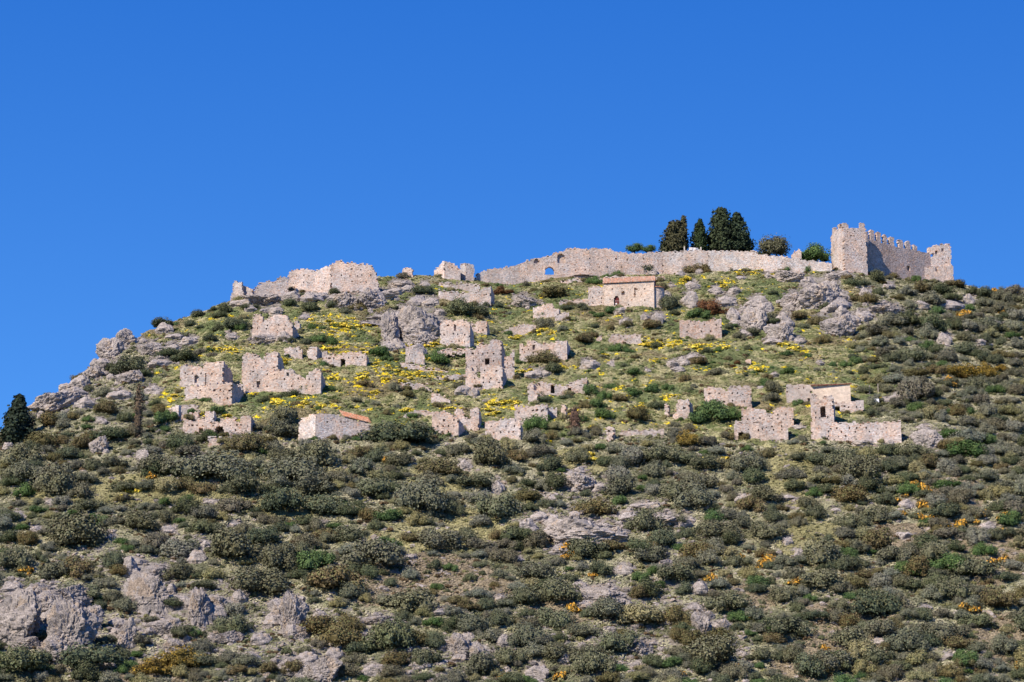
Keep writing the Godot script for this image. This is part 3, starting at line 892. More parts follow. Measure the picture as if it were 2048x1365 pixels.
func build_tiled_house() -> void:
	var plaster := Color(0.74, 0.615, 0.50)
	var base := hit(1640, 812)
	var o := thing("tiled_house", "plastered house with dark red eave tiles joined to a roofless grey wall", "house", base)
	landmarks.append([1640, 788, "the plastered house"])
	raise_wall(o, {"top": [[1625, 773], [1650, 772], [1701, 770]], "vb": 814, "yaw": 4, "shift": 0.0, "tint": plaster, "ragged": 0.0, "smooth": 0.75, "back": 5.0, "fall": 0.1}, base, 6201)
	raise_wall(o, {"top": [[1573, 770], [1590, 769], [1610, 769], [1625, 771]], "vb": 809, "yaw": 4, "shift": 0.0, "tint": Color(0.50, 0.43, 0.38), "smooth": 0.4, "rows": [[777, 1585, 1620, 2]], "niches": [[1619, 781, 1626, 787, 0], [1617, 796, 1621, 808, 0]], "rear": 4.0}, base, 6221)
	var y := deg_to_rad(4.0)
	var face := Vector3(-sin(y), 0, cos(y))
	var wb := hit(1663, 814)
	var pt := func(uu: float, vv: float) -> Vector3:
		var r := ray(uu, vv)
		return EYE + r * ((wb - EYE).dot(face) / r.dot(face)) - base
	var e0: Vector3 = pt.call(1624, 772.5)
	var e1: Vector3 = pt.call(1702, 769.5)
	var roof := part("roof", tile_roof(e0.distance_to(e1) + 0.3, 3.4, 0.7, 0.0, Color(0.26, 0.10, 0.075)), stone_material, o)
	roof.basis = Basis(Vector3(0, 1, 0), -y) * Basis(Vector3(0, 0, 1), atan2(e1.y - e0.y, e0.distance_to(e1)))
	roof.position = (e0 + e1) / 2.0 + face * 0.35
	# the metal info board beside it and the posts of a little fence
	var at := hit(1753, 812)
	var board := thing("info_board", "small white board on a post on the slope above the long pale front", "sign", at)
	var panel := part("panel", box_mesh(Vector3(1.0, 0.7, 0.06), Color(0.8, 0.82, 0.85)), stone_material, board)
	panel.position = Vector3(0, 0.9, 0)
	panel.rotation.x = -0.3
	var leg := part("post", box_mesh(Vector3(0.1, 0.9, 0.1), Color(0.3, 0.28, 0.26)), stone_material, board)
	leg.position = Vector3(0, 0.3, -0.08)
	var k := 0
	for p in [[1740, 792], [1757, 789]]:
		var foot := hit(p[0], p[1])
		var post := whole("fence_post", box_mesh(Vector3(0.16, 2.2, 0.16), Color(0.35, 0.31, 0.27)), stone_material, foot + Vector3(0, 0.8, 0))
		tag(post, ["grey wooden post standing near the plastered house, the nearer one to it", "grey wooden post farther along from the plastered house"][k], "post", "posts beside the plastered house")
		k += 1
	# pale marble blocks and posts on the terrace below the cypresses
	for q in [[1369, 503, 1.6], [1402, 502, 1.1]]:
		var p := at_depth(q[0], q[1], 482.4)
		var s := whole("marker_post", box_mesh(Vector3(0.26, q[2], 0.26), Color(0.66, 0.6, 0.54)), stone_material, p + Vector3(0, 0.3, 0))
		tag(s, "pale upright stone post on the rampart under the %s" % ("bushy pair of cypresses" if q[0] < 1380 else "cone shaped cypress"), "stone post", "stone posts on the rampart")
	var heap := thing("stone_heap", "bright white heap of stone blocks on the rampart between the cypresses", "stone heap", at_depth(1389, 503, 482.5))
	for i in 9:
		var s := part("block", box_mesh(Vector3(0.5 + 0.4 * rng.randf(), 0.4 + 0.25 * rng.randf(), 0.5), Color(0.8, 0.77, 0.74)), stone_material, heap)
		s.position = Vector3((i % 5) * 0.42 - 0.85, 0.1 + (0.38 if i > 4 else 0.0) , (i % 3) * 0.2 - 0.2)
		s.rotation.y = rng.randf() * 0.6
# ---------------------------------------------------------------- rocks
var rock_meshes := []
var crag_meshes := []
var broken := []
var rock_material: StandardMaterial3D

func rock_mesh(seed_of: int, around: int, up: int, rough: float, material: Material, light := 1.0) -> ArrayMesh:
	var r := RandomNumberGenerator.new()
	r.seed = seed_of
	var planes := []
	for k in 13:
		var d := Vector3(r.randf() * 2 - 1, r.randf() * 1.6 - 0.6, r.randf() * 2 - 1).normalized()
		planes.append([d, 0.62 + 0.34 * r.randf()])
	var pts := PackedVector3Array()
	for j in up + 1:
		for i in around:
			var a := TAU * i / around
			var b := PI * (float(j) / up - 0.5)
			var d := Vector3(cos(b) * sin(a), sin(b), cos(b) * cos(a))
			var s := 1.12
			for p in planes:
				var k: float = d.dot(p[0])
				if k > 0.05:
					s = minf(s, p[1] / k)
			var q := d * 2.0 + Vector3(seed_of * 3.7, 0, 0)
			s *= 1.0 + rough * (0.55 * noise.get_noise_3dv(q * 11.0) + 0.34 * noise_fine.get_noise_3dv(q * 7.0) + 0.16 * noise_fine.get_noise_3dv(q * 18.0))
			var crack := absf(noise.get_noise_3dv(q * Vector3(15, 8, 15) + Vector3(0, 50, 0)))
			s -= 0.26 * rough * smoothstep(0.0, 1.0, 1.0 - crack * 11.0)
			var bed := absf(sin(d.y * 9.0 + 3.0 * noise.get_noise_3dv(q * 9.0) + seed_of))
			s -= 0.11 * rough * smoothstep(0.0, 1.0, 1.0 - bed * 4.0)
			pts.append(d * s)
	var v := PackedVector3Array()
	var n := PackedVector3Array()
	var c := PackedColorArray()
	for j in up:
		for i in around:
			var i2 := (i + 1) % around
			var a := pts[j * around + i]
			var b := pts[j * around + i2]
			var e := pts[(j + 1) * around + i2]
			var d := pts[(j + 1) * around + i]
			var mid := (a + b + e + d) / 4.0
			var k := light + 0.5 * noise_fine.get_noise_3dv(mid * 9.0 + Vector3(seed_of, 0, 0)) + 0.14 * (r.randf() - 0.5)
			var warm := noise.get_noise_3dv(mid * 14.0 + Vector3(0, seed_of * 5.0, 0))
			var col := Color(0.55 * k, 0.492 * k, 0.452 * k)
			if warm > 0.28:
				col = Color(0.57 * k, 0.47 * k, 0.38 * k)
			elif warm < -0.25:
				col = Color(0.40 * k, 0.365 * k, 0.345 * k)
			quad(v, n, c, a, b, e, d, mid, col)
	return mesh_of(v, n, c, PackedInt32Array(), material)

func make_rocks() -> void:
	for k in 16:
		rock_meshes.append(rock_mesh(11 + k * 3, 30, 20, 0.34, rock_material, 1.62 if k < 8 else 1.4))
	for k in 10:
		crag_meshes.append(rock_mesh(71 + k * 5, 120, 76, 0.40, rock_material, 1.62 if k < 5 else 1.32))

# a boulder whose visible face is w by h pixels as surveyed, its foot at (u, v)
func boulder(u: float, v: float, w: float, h: float, label := "", short := "", squash := 0.8, lean := 0.0, parent_rock := true, called := "") -> Node3D:
	var foot := hit(u, v)
	var m := metres(foot, 1.0)
	var big := w * h > 1500.0
	var mesh: Mesh = crag_meshes[rng.randi() % 5 + (5 if v > 1100.0 else 0)] if big else rock_meshes[rng.randi() % 8 + (8 if v > 1100.0 else 0)]
	var o := whole(called if called else "rock_outcrop" if big else "boulder", mesh, null, Vector3.ZERO)
	var sx := w * m * 0.55
	var sy := h * m * 0.62
	var sz := maxf(sx, sy) * squash
	o.basis = Basis(Vector3(0, 0, 1), lean) * Basis(Vector3(0, 1, 0), (rng.randf() - 0.5) * 1.2 + (PI if rng.randf() < 0.5 else 0.0)) * Basis.from_scale(Vector3(sx, sy, sz))
	o.position = foot + Vector3(0, h * m * 0.36, -sz * 0.45)
	if label == "":
		var size := 0 if w * h < 250 else 1 if w * h < 700 else 2 if w * h < 1800 else 3 if w * h < 4500 else 4
		var shape := "flat lying" if w > h * 2.2 else "upright" if h > w else "rounded"
		label = describe("grey limestone " + ("chunk" if called else "outcrop" if big else "boulder"), u, v - h / 2, size, shape)
		tag(o, label, "rock", "grey limestone rocks scattered over the hillside")
	else:
		tag(o, label, "rock")
		landmarks.append([u, v - h / 2, short])
	if big and parent_rock:
		broken.append([u, v, w, h])
	rock_spots.append([u, v - h / 2, w / 2, h / 2])
	return o

func build_rocks() -> void:
	boulder(832, 682, 104, 82, "great grey cliff face standing between flowers and the square tower house", "the great grey cliff", 0.55)
	boulder(780, 682, 42, 62, "split off grey pillar of rock leaning against the great grey cliff", "the split pillar rock", 0.7)
	boulder(1636, 616, 98, 60, "broad cracked crag below the castle keep", "the broad castle crag", 0.6)
	boulder(1165, 1092, 175, 62, "wide pale rock slab in the middle of the scrub with orange bushes at its foot", "the wide pale slab", 0.5)
	boulder(133, 1312, 90, 118, "tall dark domed crag at the bottom of the slope", "the tall domed crag", 0.6)
	boulder(28, 1290, 130, 105, "dark bulging crag cut by the border of the picture low on the slope", "the dark bulging crag", 0.5)
	boulder(395, 1248, 54, 70, "rounded tombstone shaped rock standing in the scrub", "the tombstone shaped rock", 0.7)
	boulder(586, 1266, 44, 84, "jagged rock pinnacle with a dark hollow at its side", "the jagged pinnacle", 0.7)
	boulder(290, 1225, 110, 80, "sloping grey rock face between the domed crag and the scrub", "the sloping rock face", 0.4)
	boulder(1682, 674, 80, 56, "pale bouldery outcrop at the lower end of the castle crags", "the lowest castle outcrop", 0.6)
	boulder(1508, 663, 58, 48, "rounded pale crag beside a dark green bush under the rampart meadow", "the rounded meadow crag", 0.7)
	boulder(1380, 616, 36, 36, "bright pale square block of rock in the meadow beside the chapel", "the bright square block", 0.7)
	boulder(1860, 894, 66, 36, "rough grey outcrop in the scrub beyond the long pale front", "the rough scrub outcrop", 0.7)
	boulder(1407, 1272, 40, 54, "upright white streaked rock in the scrub low on the slope", "the upright streaked rock", 0.7)
	boulder(327, 668, 34, 28, "knobbly skyline rock with a small stump of wall on top", "the knobbly skyline rock", 0.8)
	boulder(105, 822, 95, 42, "pale tilted rock slab near the foot of the left skyline", "the tilted skyline slab", 0.7, 0.45)
	boulder(258, 768, 62, 34, "pale domed outcrop above the bare brown cypress", "the pale domed outcrop", 0.7)
	boulder(640, 1365, 76, 52, "pale bouldery outcrop at the very bottom of the slope", "the lowest pale outcrop", 0.7)
	boulder(1210, 1212, 100, 44, "pale broken rock sheet below an orange flowering bush", "the broken rock sheet", 0.5)
	boulder(195, 908, 44, 42, "light grey pointed boulder among dark bushes below the tilted slab", "the pointed grey boulder", 0.8)
	var upper := [[685, 616, 62, 38], [740, 618, 72, 44], [620, 606, 50, 26], [640, 600, 44, 22], [530, 612, 90, 34], [585, 606, 50, 28], [480, 614, 44, 20], [550, 632, 36, 22], [525, 690, 60, 26], [570, 685, 34, 24],
		[768, 602, 50, 22], [790, 590, 44, 18], [815, 584, 30, 18], [760, 640, 60, 12], [745, 652, 60, 10], [610, 640, 26, 14], [800, 575, 60, 16], [850, 575, 24, 14], [880, 632, 24, 14], [845, 690, 18, 12],
		[215, 718, 58, 44], [245, 694, 46, 42], [205, 744, 50, 30], [182, 760, 50, 34], [160, 775, 46, 30], [150, 796, 50, 26], [128, 800, 44, 26], [170, 818, 56, 26], [86, 836, 40, 22], [240, 738, 40, 20], [300, 712, 54, 32], [318, 737, 44, 24],
		[232, 672, 30, 22], [262, 668, 30, 18], [285, 655, 24, 16], [380, 690, 44, 22], [462, 682, 32, 18], [350, 680, 40, 16], [310, 790, 44, 20], [240, 800, 50, 24], [200, 850, 30, 16], [285, 925, 30, 26], [388, 920, 50, 14], [345, 705, 36, 20],
		[1048, 614, 56, 28], [925, 792, 30, 26], [948, 796, 26, 22], [1070, 758, 40, 22], [1092, 752, 22, 16], [1180, 742, 44, 26], [1224, 734, 20, 12], [1253, 652, 26, 18], [1317, 648, 30, 26], [1290, 640, 20, 14], [1240, 628, 30, 16],
		[1294, 746, 16, 10], [1345, 736, 26, 16], [1368, 730, 26, 18], [1355, 744, 30, 12], [1390, 722, 40, 16], [1306, 552, 22, 16], [1341, 548, 22, 18], [1362, 552, 20, 12], [1400, 548, 18, 14], [1235, 560, 30, 10], [1165, 556, 70, 10],
		[1385, 580, 34, 22], [1411, 624, 22, 20], [1452, 614, 50, 28], [1466, 642, 34, 30], [1430, 588, 30, 16], [1481, 560, 20, 10], [1470, 590, 26, 16], [1335, 600, 18, 16], [1345, 575, 16, 8]]
	for r in upper:
		boulder(r[0], r[1], r[2], r[3])
	var castle := [[1589, 616, 46, 36], [1665, 604, 50, 46], [1682, 620, 46, 30], [1515, 619, 46, 30], [1532, 628, 34, 26], [1566, 684, 46, 48], [1571, 652, 36, 30], [1600, 690, 26, 18], [1545, 690, 40, 16], [1732, 596, 30, 24], [1779, 578, 30, 14], [1700, 650, 40, 30],
		[1844, 618, 36, 20], [1902, 620, 60, 24], [1940, 608, 28, 22], [1580, 564, 60, 28], [1538, 556, 20, 12], [1890, 690, 36, 28], [1770, 628, 70, 22], [1735, 640, 40, 22], [1690, 558, 40, 20], [1665, 562, 34, 18], [1620, 574, 40, 22], [1800, 632, 30, 16],
		[1600, 859, 42, 10], [1725, 893, 50, 16], [1781, 896, 22, 18], [1520, 780, 22, 8], [1550, 755, 20, 10], [1640, 730, 20, 10], [1960, 690, 30, 14], [1990, 650, 30, 14], [1800, 800, 40, 14], [1770, 806, 30, 12], [1830, 720, 26, 12], [1540, 838, 20, 10], [1430, 834, 30, 10]]
	for r in castle:
		boulder(r[0], r[1], r[2], r[3])
	var scrub := [[250, 1292, 46, 52], [547, 1254, 42, 30], [575, 1348, 60, 32], [478, 1208, 34, 32], [155, 1154, 40, 16], [72, 1066, 26, 14], [35, 1042, 26, 20], [335, 1070, 40, 20], [393, 1127, 36, 30], [212, 1080, 36, 16], [470, 1055, 30, 12], [543, 1110, 30, 12],
		[930, 942, 36, 24], [995, 988, 26, 32], [1160, 978, 56, 36], [1107, 1002, 22, 14], [1330, 1052, 80, 26], [1029, 1122, 36, 12], [1248, 1152, 40, 24], [920, 1312, 60, 42], [960, 1328, 48, 40], [1008, 1297, 32, 30], [755, 1252, 80, 24], [1280, 1312, 60, 34], [1073, 1358, 50, 30],
		[1217, 1287, 50, 22], [1330, 1130, 36, 12], [748, 1352, 50, 26], [1015, 1072, 22, 10], [1105, 1075, 40, 30], [1230, 1085, 50, 36], [1368, 1057, 40, 26], [1485, 1007, 26, 20], [1580, 1002, 36, 14], [1816, 1017, 36, 20], [1577, 1092, 24, 22], [1600, 1117, 26, 18], [1810, 1080, 40, 16],
		[1402, 1192, 44, 28], [1450, 1264, 30, 26], [1485, 1314, 30, 14], [1673, 1024, 22, 10], [1676, 1252, 30, 10], [1160, 950, 30, 18], [1200, 985, 30, 18], [1290, 1020, 60, 18], [1180, 1190, 40, 18], [600, 1230, 40, 26], [520, 1290, 40, 24], [450, 1290, 60, 30], [500, 1330, 50, 26],
		[330, 1270, 60, 36], [350, 1310, 60, 30], [80, 1200, 60, 34], [20, 1190, 50, 30], [210, 1340, 50, 28], [60, 1330, 40, 16], [880, 1230, 40, 14], [700, 1180, 40, 14], [1130, 1330, 40, 22], [1900, 1060, 40, 16], [1980, 1060, 40, 18], [1990, 1130, 30, 12], [1930, 1180, 26, 10], [1850, 1220, 30, 10],
		[1620, 1170, 30, 10], [1750, 1150, 22, 10], [1760, 1290, 36, 14], [1900, 1320, 30, 14], [820, 1120, 26, 12], [760, 1100, 24, 10], [640, 1050, 26, 12], [680, 960, 22, 10], [420, 1010, 26, 12], [560, 1000, 22, 10], [840, 1340, 40, 18], [930, 1200, 26, 12], [1000, 1200, 30, 12], [1060, 1240, 30, 12],
		[15, 900, 24, 20], [48, 965, 20, 12], [100, 1010, 22, 12], [410, 1095, 24, 14], [275, 1130, 36, 16], [330, 1160, 40, 20], [640, 1240, 34, 20], [690, 1290, 34, 16], [820, 1290, 34, 14], [1340, 1250, 30, 16], [1360, 1180, 26, 12], [1540, 1060, 22, 10], [1700, 950, 26, 12], [1760, 930, 24, 10]]
	for r in scrub:
		boulder(r[0], r[1], r[2], r[3])

	# what has broken off the outcrops lies round their feet
	for b in broken:
		for k in clampi(int(b[2] * b[3] / 1300.0) + 2, 2, 6):
			var a := rng.randf() * TAU
			var far := 0.42 + 0.3 * rng.randf()
			var size: float = b[3] * (0.22 + 0.26 * rng.randf())
			var u: float = b[0] + cos(a) * b[2] * far
			var v: float = b[1] - b[3] * 0.45 + sin(a) * b[3] * far + size * 0.4
			if v < 600.0 or u < 0.0 or u > 2048.0 or v > 1380.0:
				continue
			boulder(u, v, size * (1.0 + 0.9 * rng.randf()), size, "", "", 0.8, 0.0, false, "rock_chunk")

# ---------------------------------------------------------------- ground
const MEADOW := [[270, 660], [330, 640], [470, 612], [600, 600], [760, 556], [950, 556], [1300, 540], [1560, 535], [1700, 560], [1720, 640], [1690, 690], [1770, 715], [1790, 770], [1760, 800], [1740, 830], [1600, 880], [1450, 870], [1340, 860], [1230, 855], [1120, 870], [1000, 880], [860, 860], [760, 850], [560, 865], [500, 850], [360, 830], [300, 800], [330, 740], [400, 720], [420, 690], [300, 690]]
# open herb slopes and bare earth between the shrubs: bearing, height, half sizes, kind (0 pale herb, 1 rosy dry grass, 2 bare earth)
const GLADES := [[260, 980, 150, 26, 0], [430, 1010, 80, 22, 0], [100, 990, 60, 20, 0], [560, 1020, 60, 30, 0], [880, 960, 60, 30, 0], [800, 1080, 60, 30, 0], [950, 1060, 70, 40, 0], [1150, 930, 60, 30, 0], [1580, 950, 50, 60, 0], [1620, 1080, 60, 40, 0], [1700, 1230, 90, 26, 1], [1700, 1290, 90, 36, 1], [1500, 1200, 50, 30, 1],
	[860, 1150, 110, 40, 1], [950, 1180, 80, 40, 1], [760, 1180, 70, 34, 1], [1120, 1220, 60, 40, 1], [1800, 1080, 70, 30, 1], [1980, 1110, 70, 60, 1], [1600, 1340, 60, 30, 1], [280, 1350, 80, 30, 1], [200, 1330, 80, 40, 2], [330, 1270, 140, 70, 2], [560, 1300, 120, 60, 2], [700, 1260, 90, 40, 2], [60, 1230, 90, 50, 2], [1240, 1290, 120, 60, 2],
	[1170, 990, 80, 50, 2], [1290, 1040, 90, 30, 2], [1290, 1200, 80, 50, 2], [900, 1320, 120, 50, 2], [1230, 835, 60, 14, 2], [1010, 795, 80, 10, 2], [900, 800, 40, 20, 2], [560, 880, 90, 14, 2], [1900, 990, 80, 30, 1], [1350, 1110, 50, 30, 2], [480, 1200, 90, 40, 2], [1430, 1300, 70, 50, 2], [2000, 1280, 60, 50, 1], [350, 1100, 80, 30, 2], [170, 1120, 70, 40, 2], [640, 940, 60, 20, 0], [460, 930, 60, 20, 0]]
var meadow_outline := PackedVector2Array()

func in_meadow(u: float, v: float) -> float:
	var w := Vector2(noise_wide.get_noise_2d(u * 2.0, v * 2.0), noise_wide.get_noise_2d(v * 2.0, u * 2.0 + 500.0)) * 46.0
	return 1.0 if Geometry2D.is_point_in_polygon(Vector2(u, v) + w, meadow_outline) else 0.0

func stony(u: float, v: float) -> float:
	var s := 0.0
	for r in rock_spots:
		var a: float = absf(u - r[0]) / (r[2] * 1.25 + 5.0)
		if a > 1.0:
			continue
		var b: float = absf(v - r[1]) / (r[3] * 1.35 + 4.0)
		if b > 1.0:
			continue
		s = maxf(s, 1.4 - 1.4 * sqrt(a * a + b * b))
	return s

func glade(u: float, v: float) -> Vector2:
	var best := Vector2(0, -1)
	for g in GLADES:
		var a: float = (u - g[0]) / g[2]
		var b: float = (v - g[1]) / g[3]
		var k := 1.3 - sqrt(a * a + b * b) * 1.1
		if k > best.x:
			best = Vector2(k, g[4])
	return best

func ground_color(p: Vector3) -> Color:
	var q := seen_at(p)
	var n1 := noise_fine.get_noise_2d(p.x * 1.3, p.z * 1.3)
	var n2 := noise_wide.get_noise_2d(p.x * 3.0, p.z * 3.0)
	var n3 := noise.get_noise_2d(p.x * 4.0 + 90.0, p.z * 4.0)
	var c: Color
	if in_meadow(q.x, q.y) > 0.5:
		c = Color(0.25, 0.25, 0.115).lerp(Color(0.36, 0.33, 0.185), clampf(n1 * 1.4 + 0.4, 0, 1))
		c = c.lerp(Color(0.18, 0.215, 0.07), clampf(n2 * 2.0, 0, 1) * 0.7)
		if n3 > 0.36:
			c = c.lerp(Color(0.48, 0.41, 0.33), 0.55)
	else:
		c = Color(0.33, 0.31, 0.19).lerp(Color(0.47, 0.43, 0.34), clampf(n1 * 1.6 + 0.5, 0, 1))
		c = c.lerp(Color(0.44, 0.40, 0.37), clampf(n2 * 2.0 + 0.1, 0, 1) * 0.8)
		if n3 > 0.3:
			c = c.lerp(Color(0.40, 0.37, 0.34), 0.6)
	var g := glade(q.x, q.y)
	if g.x > 0.0:
		var to: Color = [Color(0.42, 0.39, 0.20), Color(0.44, 0.36, 0.26), Color(0.50, 0.45, 0.41)][int(g.y)]
		c = c.lerp(to, clampf((g.x + n1 * 1.2 - 0.2) * 2.0, 0.0, 0.8))
	var s := stony(q.x, q.y)
	if s > 0.0:
		c = c.lerp(Color(0.45, 0.41, 0.38), clampf((s + n1 * 1.3 + n3 * 0.8 - 0.25) * 3.0, 0.0, 0.85))
	var k := 1.0 + n1 * 0.22 + n3 * 0.2
	return Color(c.r * k, c.g * k, c.b * k)

func build_ground() -> void:
	var xs := PackedFloat32Array()
	var ds := PackedFloat32Array()
	for x in [-4000, -2200, -1200, -800, -560, -400, -300, -240, -200, -170, -150, -140]:
		xs.append(x)
	var x := -134.0
	while x <= 134.0:
		xs.append(x)
		x += 0.8
	for k in [140, 150, 170, 200, 240, 300, 400, 560, 800, 1200, 2200, 4000]:
		xs.append(k)
	for k in [-4000, -2000, -900, -400, -150, -60, -20, 0, 20, 50, 80, 110, 140, 165, 185, 200, 212, 222, 230, 237, 243, 248, 252, 256]:
		ds.append(k)
	var d := 259.0
	while d <= 512.0:
		ds.append(d)
		d += 0.8
	for k in [516, 522, 530, 540, 555, 575, 600, 650, 720, 820, 1000, 1400, 2200, 4000]:
		ds.append(k)
	var nx := xs.size()
	var nd := ds.size()
	var v := PackedVector3Array()
	var n := PackedVector3Array()
	var c := PackedColorArray()
	var idx := PackedInt32Array()
	for j in nd:
		for i in nx:
			var y := height(xs[i], ds[j])
			if ds[j] <= 300.0 and y <= 0.0:
				y = 0.0
			v.append(Vector3(xs[i], y, -ds[j]))
	n.resize(v.size())
	for j in nd:
		for i in nx:
			var a := v[j * nx + maxi(i - 1, 0)]
			var b := v[j * nx + mini(i + 1, nx - 1)]
			var e := v[maxi(j - 1, 0) * nx + i]
			var f := v[mini(j + 1, nd - 1) * nx + i]
			var k := (b - a).cross(f - e)
			n[j * nx + i] = (k if k.y > 0 else -k).normalized()
			var p := v[j * nx + i]
			if absf(p.x) < 145.0 and ds[j] > 240.0 and ds[j] < 520.0:
				c.append(ground_color(p))
			else:
				c.append(Color(0.16, 0.17, 0.07))
	for j in nd - 1:
		for i in nx - 1:
			var a := j * nx + i
			idx.append_array([a, a + nx, a + nx + 1, a, a + nx + 1, a + 1])
	var m := paint(1.0, speckle(5, 0.035, 0.5), 13.0)
	m.albedo_color = Color(1, 1, 1)
	var o := whole("hillside", mesh_of(v, n, c, idx), m, Vector3.ZERO)
	tag(o, "steep hillside of grass, dry earth and grey limestone rising to the ridge", "", "", "structure")
# ---------------------------------------------------------------- plants
var plant_meshes := {}

func leaf(v: PackedVector3Array, n: PackedVector3Array, c: PackedColorArray, at: Vector3, out: Vector3, size: float, color: Color, r: RandomNumberGenerator) -> void:
	var k := (out * 1.15 + Vector3(r.randf() - 0.5, r.randf() - 0.35, r.randf() - 0.5) * 1.7).normalized()
	var side := k.cross(Vector3(r.randf() - 0.5, r.randf() - 0.5, r.randf() - 0.5)).normalized()
	var up := side.cross(k)
	var a := at - side * size * 0.5
	var b := at + up * size * 0.75
	var d := at + side * size * 0.5
	var e := at - up * size * 0.6
	if (b - a).cross(d - a).dot(k) > 0.0:  # front faces run clockwise
		v.append_array([a, d, b, a, e, d])
	else:
		v.append_array([a, b, d, a, d, e])
	for i in 6:
		n.append(k)
		c.append(color)

# a shrub one metre in radius: lobes of leaf sprays round a branchy heart
func shrub_mesh(seed_of: int, tint: Color, tip: Color, lobes: int, leaves: int, size: float, tall: float, tips: float, material: Material) -> ArrayMesh:
	var r := RandomNumberGenerator.new()
	r.seed = seed_of
	var v := PackedVector3Array()
	var n := PackedVector3Array()
	var c := PackedColorArray()
	var balls := []
	for k in lobes:
		var a := TAU * (k + r.randf() * 0.7) / lobes
		var far := 0.22 + 0.58 * r.randf()
		var rad := 0.22 + 0.30 * r.randf()
		if k == 0:
			far = 0.15
			rad = 0.52
		var y := tall * (0.42 + 0.45 * r.randf()) * (1.0 - far * 0.5)
		balls.append([Vector3(cos(a) * far, y, sin(a) * far), rad])
	# the heart: a lumpy closed form that stops the sky from shining through the middle
	for b in balls:
		var tone := 0.55 + 0.15 * r.randf()
		for j in 4:
			for i in 7:
				var p := []
				for q in [[i, j], [i + 1, j], [i + 1, j + 1], [i, j + 1]]:
					var a0: float = TAU * (q[0] % 7) / 7.0
					var b0: float = PI * (q[1] / 4.0 - 0.5)
					p.append(b[0] + Vector3(cos(b0) * cos(a0), sin(b0) * 0.9 * tall, cos(b0) * sin(a0)) * b[1] * (0.56 + 0.2 * jit(q[0] % 7, q[1], seed_of)))
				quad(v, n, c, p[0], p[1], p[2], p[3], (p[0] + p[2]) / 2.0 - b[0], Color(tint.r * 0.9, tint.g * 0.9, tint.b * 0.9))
	for k in leaves:
		var b: Array = balls[r.randi() % balls.size()]
		var d := Vector3(r.randf() * 2 - 1, r.randf() * 1.7 - 0.55, r.randf() * 2 - 1).normalized()
		var at: Vector3 = b[0] + d * Vector3(1, 0.9 * tall, 1) * b[1] * (0.72 + 0.42 * r.randf() + (0.35 * r.randf() if r.randf() < 0.12 else 0.0))
		if at.y < 0.02:
			at.y = r.randf() * 0.3
		var m := 0.74 + 0.52 * r.randf()
		var col := tint
		if r.randf() < tips and d.y > -0.1:
			col = tip
		leaf(v, n, c, at, d, size * (0.7 + 0.6 * r.randf()), Color(col.r * m, col.g * m * (0.94 + 0.12 * r.randf()), col.b * m), r)
	return mesh_of(v, n, c, PackedInt32Array(), material)

func leaf_paint() -> StandardMaterial3D:
	var m := paint(0.8)
	m.cull_mode = BaseMaterial3D.CULL_DISABLED
	m.backlight_enabled = true
	m.backlight = Color(0.12, 0.14, 0.06)
	return m

const KINDS := {
	"olive": ["wild_olive_shrub", "grey green shrub", "grey green shrubs on the hillside"],
	"oak": ["evergreen_shrub", "dark green shrub", "dark green shrubs on the hillside"],
	"heath": ["heath_shrub", "grey brown shrub", "grey brown shrubs on the hillside"],
	"sage": ["sage_shrub", "pale grey shrub", "pale grey shrubs on the hillside"],
	"brown": ["brown_shrub", "brownish shrub", "brownish shrubs on the hillside"],
	"fresh": ["green_shrub", "fresh green bush", "fresh green bushes on the hillside"],
	"gold": ["golden_shrub", "golden brown shrub", "golden brown shrubs on the hillside"],
	"rust": ["rusty_shrub", "rust brown shrub", "rust brown shrubs on the hillside"],
	"pale": ["pale_shrub", "pale yellow green bush", "pale bushes on the hillside"],
	"yellow": ["yellow_flower_clump", "bright yellow flower clump", "yellow flower clumps on the hillside"],
	"orange": ["orange_flower_clump", "orange flower clump", "orange flower clumps on the hillside"],
}
var tints := {
	"olive": [Color(0.134, 0.140, 0.084), Color(0.198, 0.198, 0.123)], "oak": [Color(0.095, 0.113, 0.062), Color(0.157, 0.161, 0.086)], "brown": [Color(0.160, 0.132, 0.062), Color(0.188, 0.186, 0.084)],
	"heath": [Color(0.149, 0.144, 0.094), Color(0.209, 0.198, 0.133)], "sage": [Color(0.192, 0.202, 0.138), Color(0.256, 0.253, 0.185)], "fresh": [Color(0.085, 0.142, 0.05), Color(0.14, 0.20, 0.07)], "gold": [Color(0.20, 0.145, 0.04), Color(0.36, 0.24, 0.04)], "rust": [Color(0.15, 0.075, 0.035), Color(0.20, 0.12, 0.05)], "pale": [Color(0.25, 0.24, 0.115), Color(0.33, 0.30, 0.15)],
	"yellow": [Color(0.36, 0.32, 0.05), Color(0.85, 0.67, 0.10)], "orange": [Color(0.17, 0.13, 0.05), Color(0.66, 0.36, 0.06)],
}
var leaf_material: StandardMaterial3D

func make_plants() -> void:
	leaf_material = leaf_paint()
	for kind in KINDS:
		var list := []
		var flowery: bool = kind == "yellow" or kind == "orange"
		for k in (4 if flowery else 9 if kind in ["olive", "oak"] else 6):
			var t: Color = tints[kind][0]
			var sh := 0.8 + 0.065 * k
			t = Color(t.r * sh * (1.0 + 0.05 * (k % 3 - 1)), t.g * sh, t.b * sh * (1.0 + 0.14 * (k % 2)))
			if flowery:
				list.append(shrub_mesh(700 + k * 13 + kind.length(), t, tints[kind][1], 5, 260, 0.26, 0.8, 0.74 if kind == "yellow" else 0.5, leaf_material))
			else:
				list.append(shrub_mesh(100 + k * 17 + kind.length() * 31, t, tints[kind][1], 8 + k % 5, 4000, 0.053 + 0.005 * (k % 3), 0.92 + 0.1 * (k % 3), 0.28, leaf_material))
		plant_meshes[kind] = list

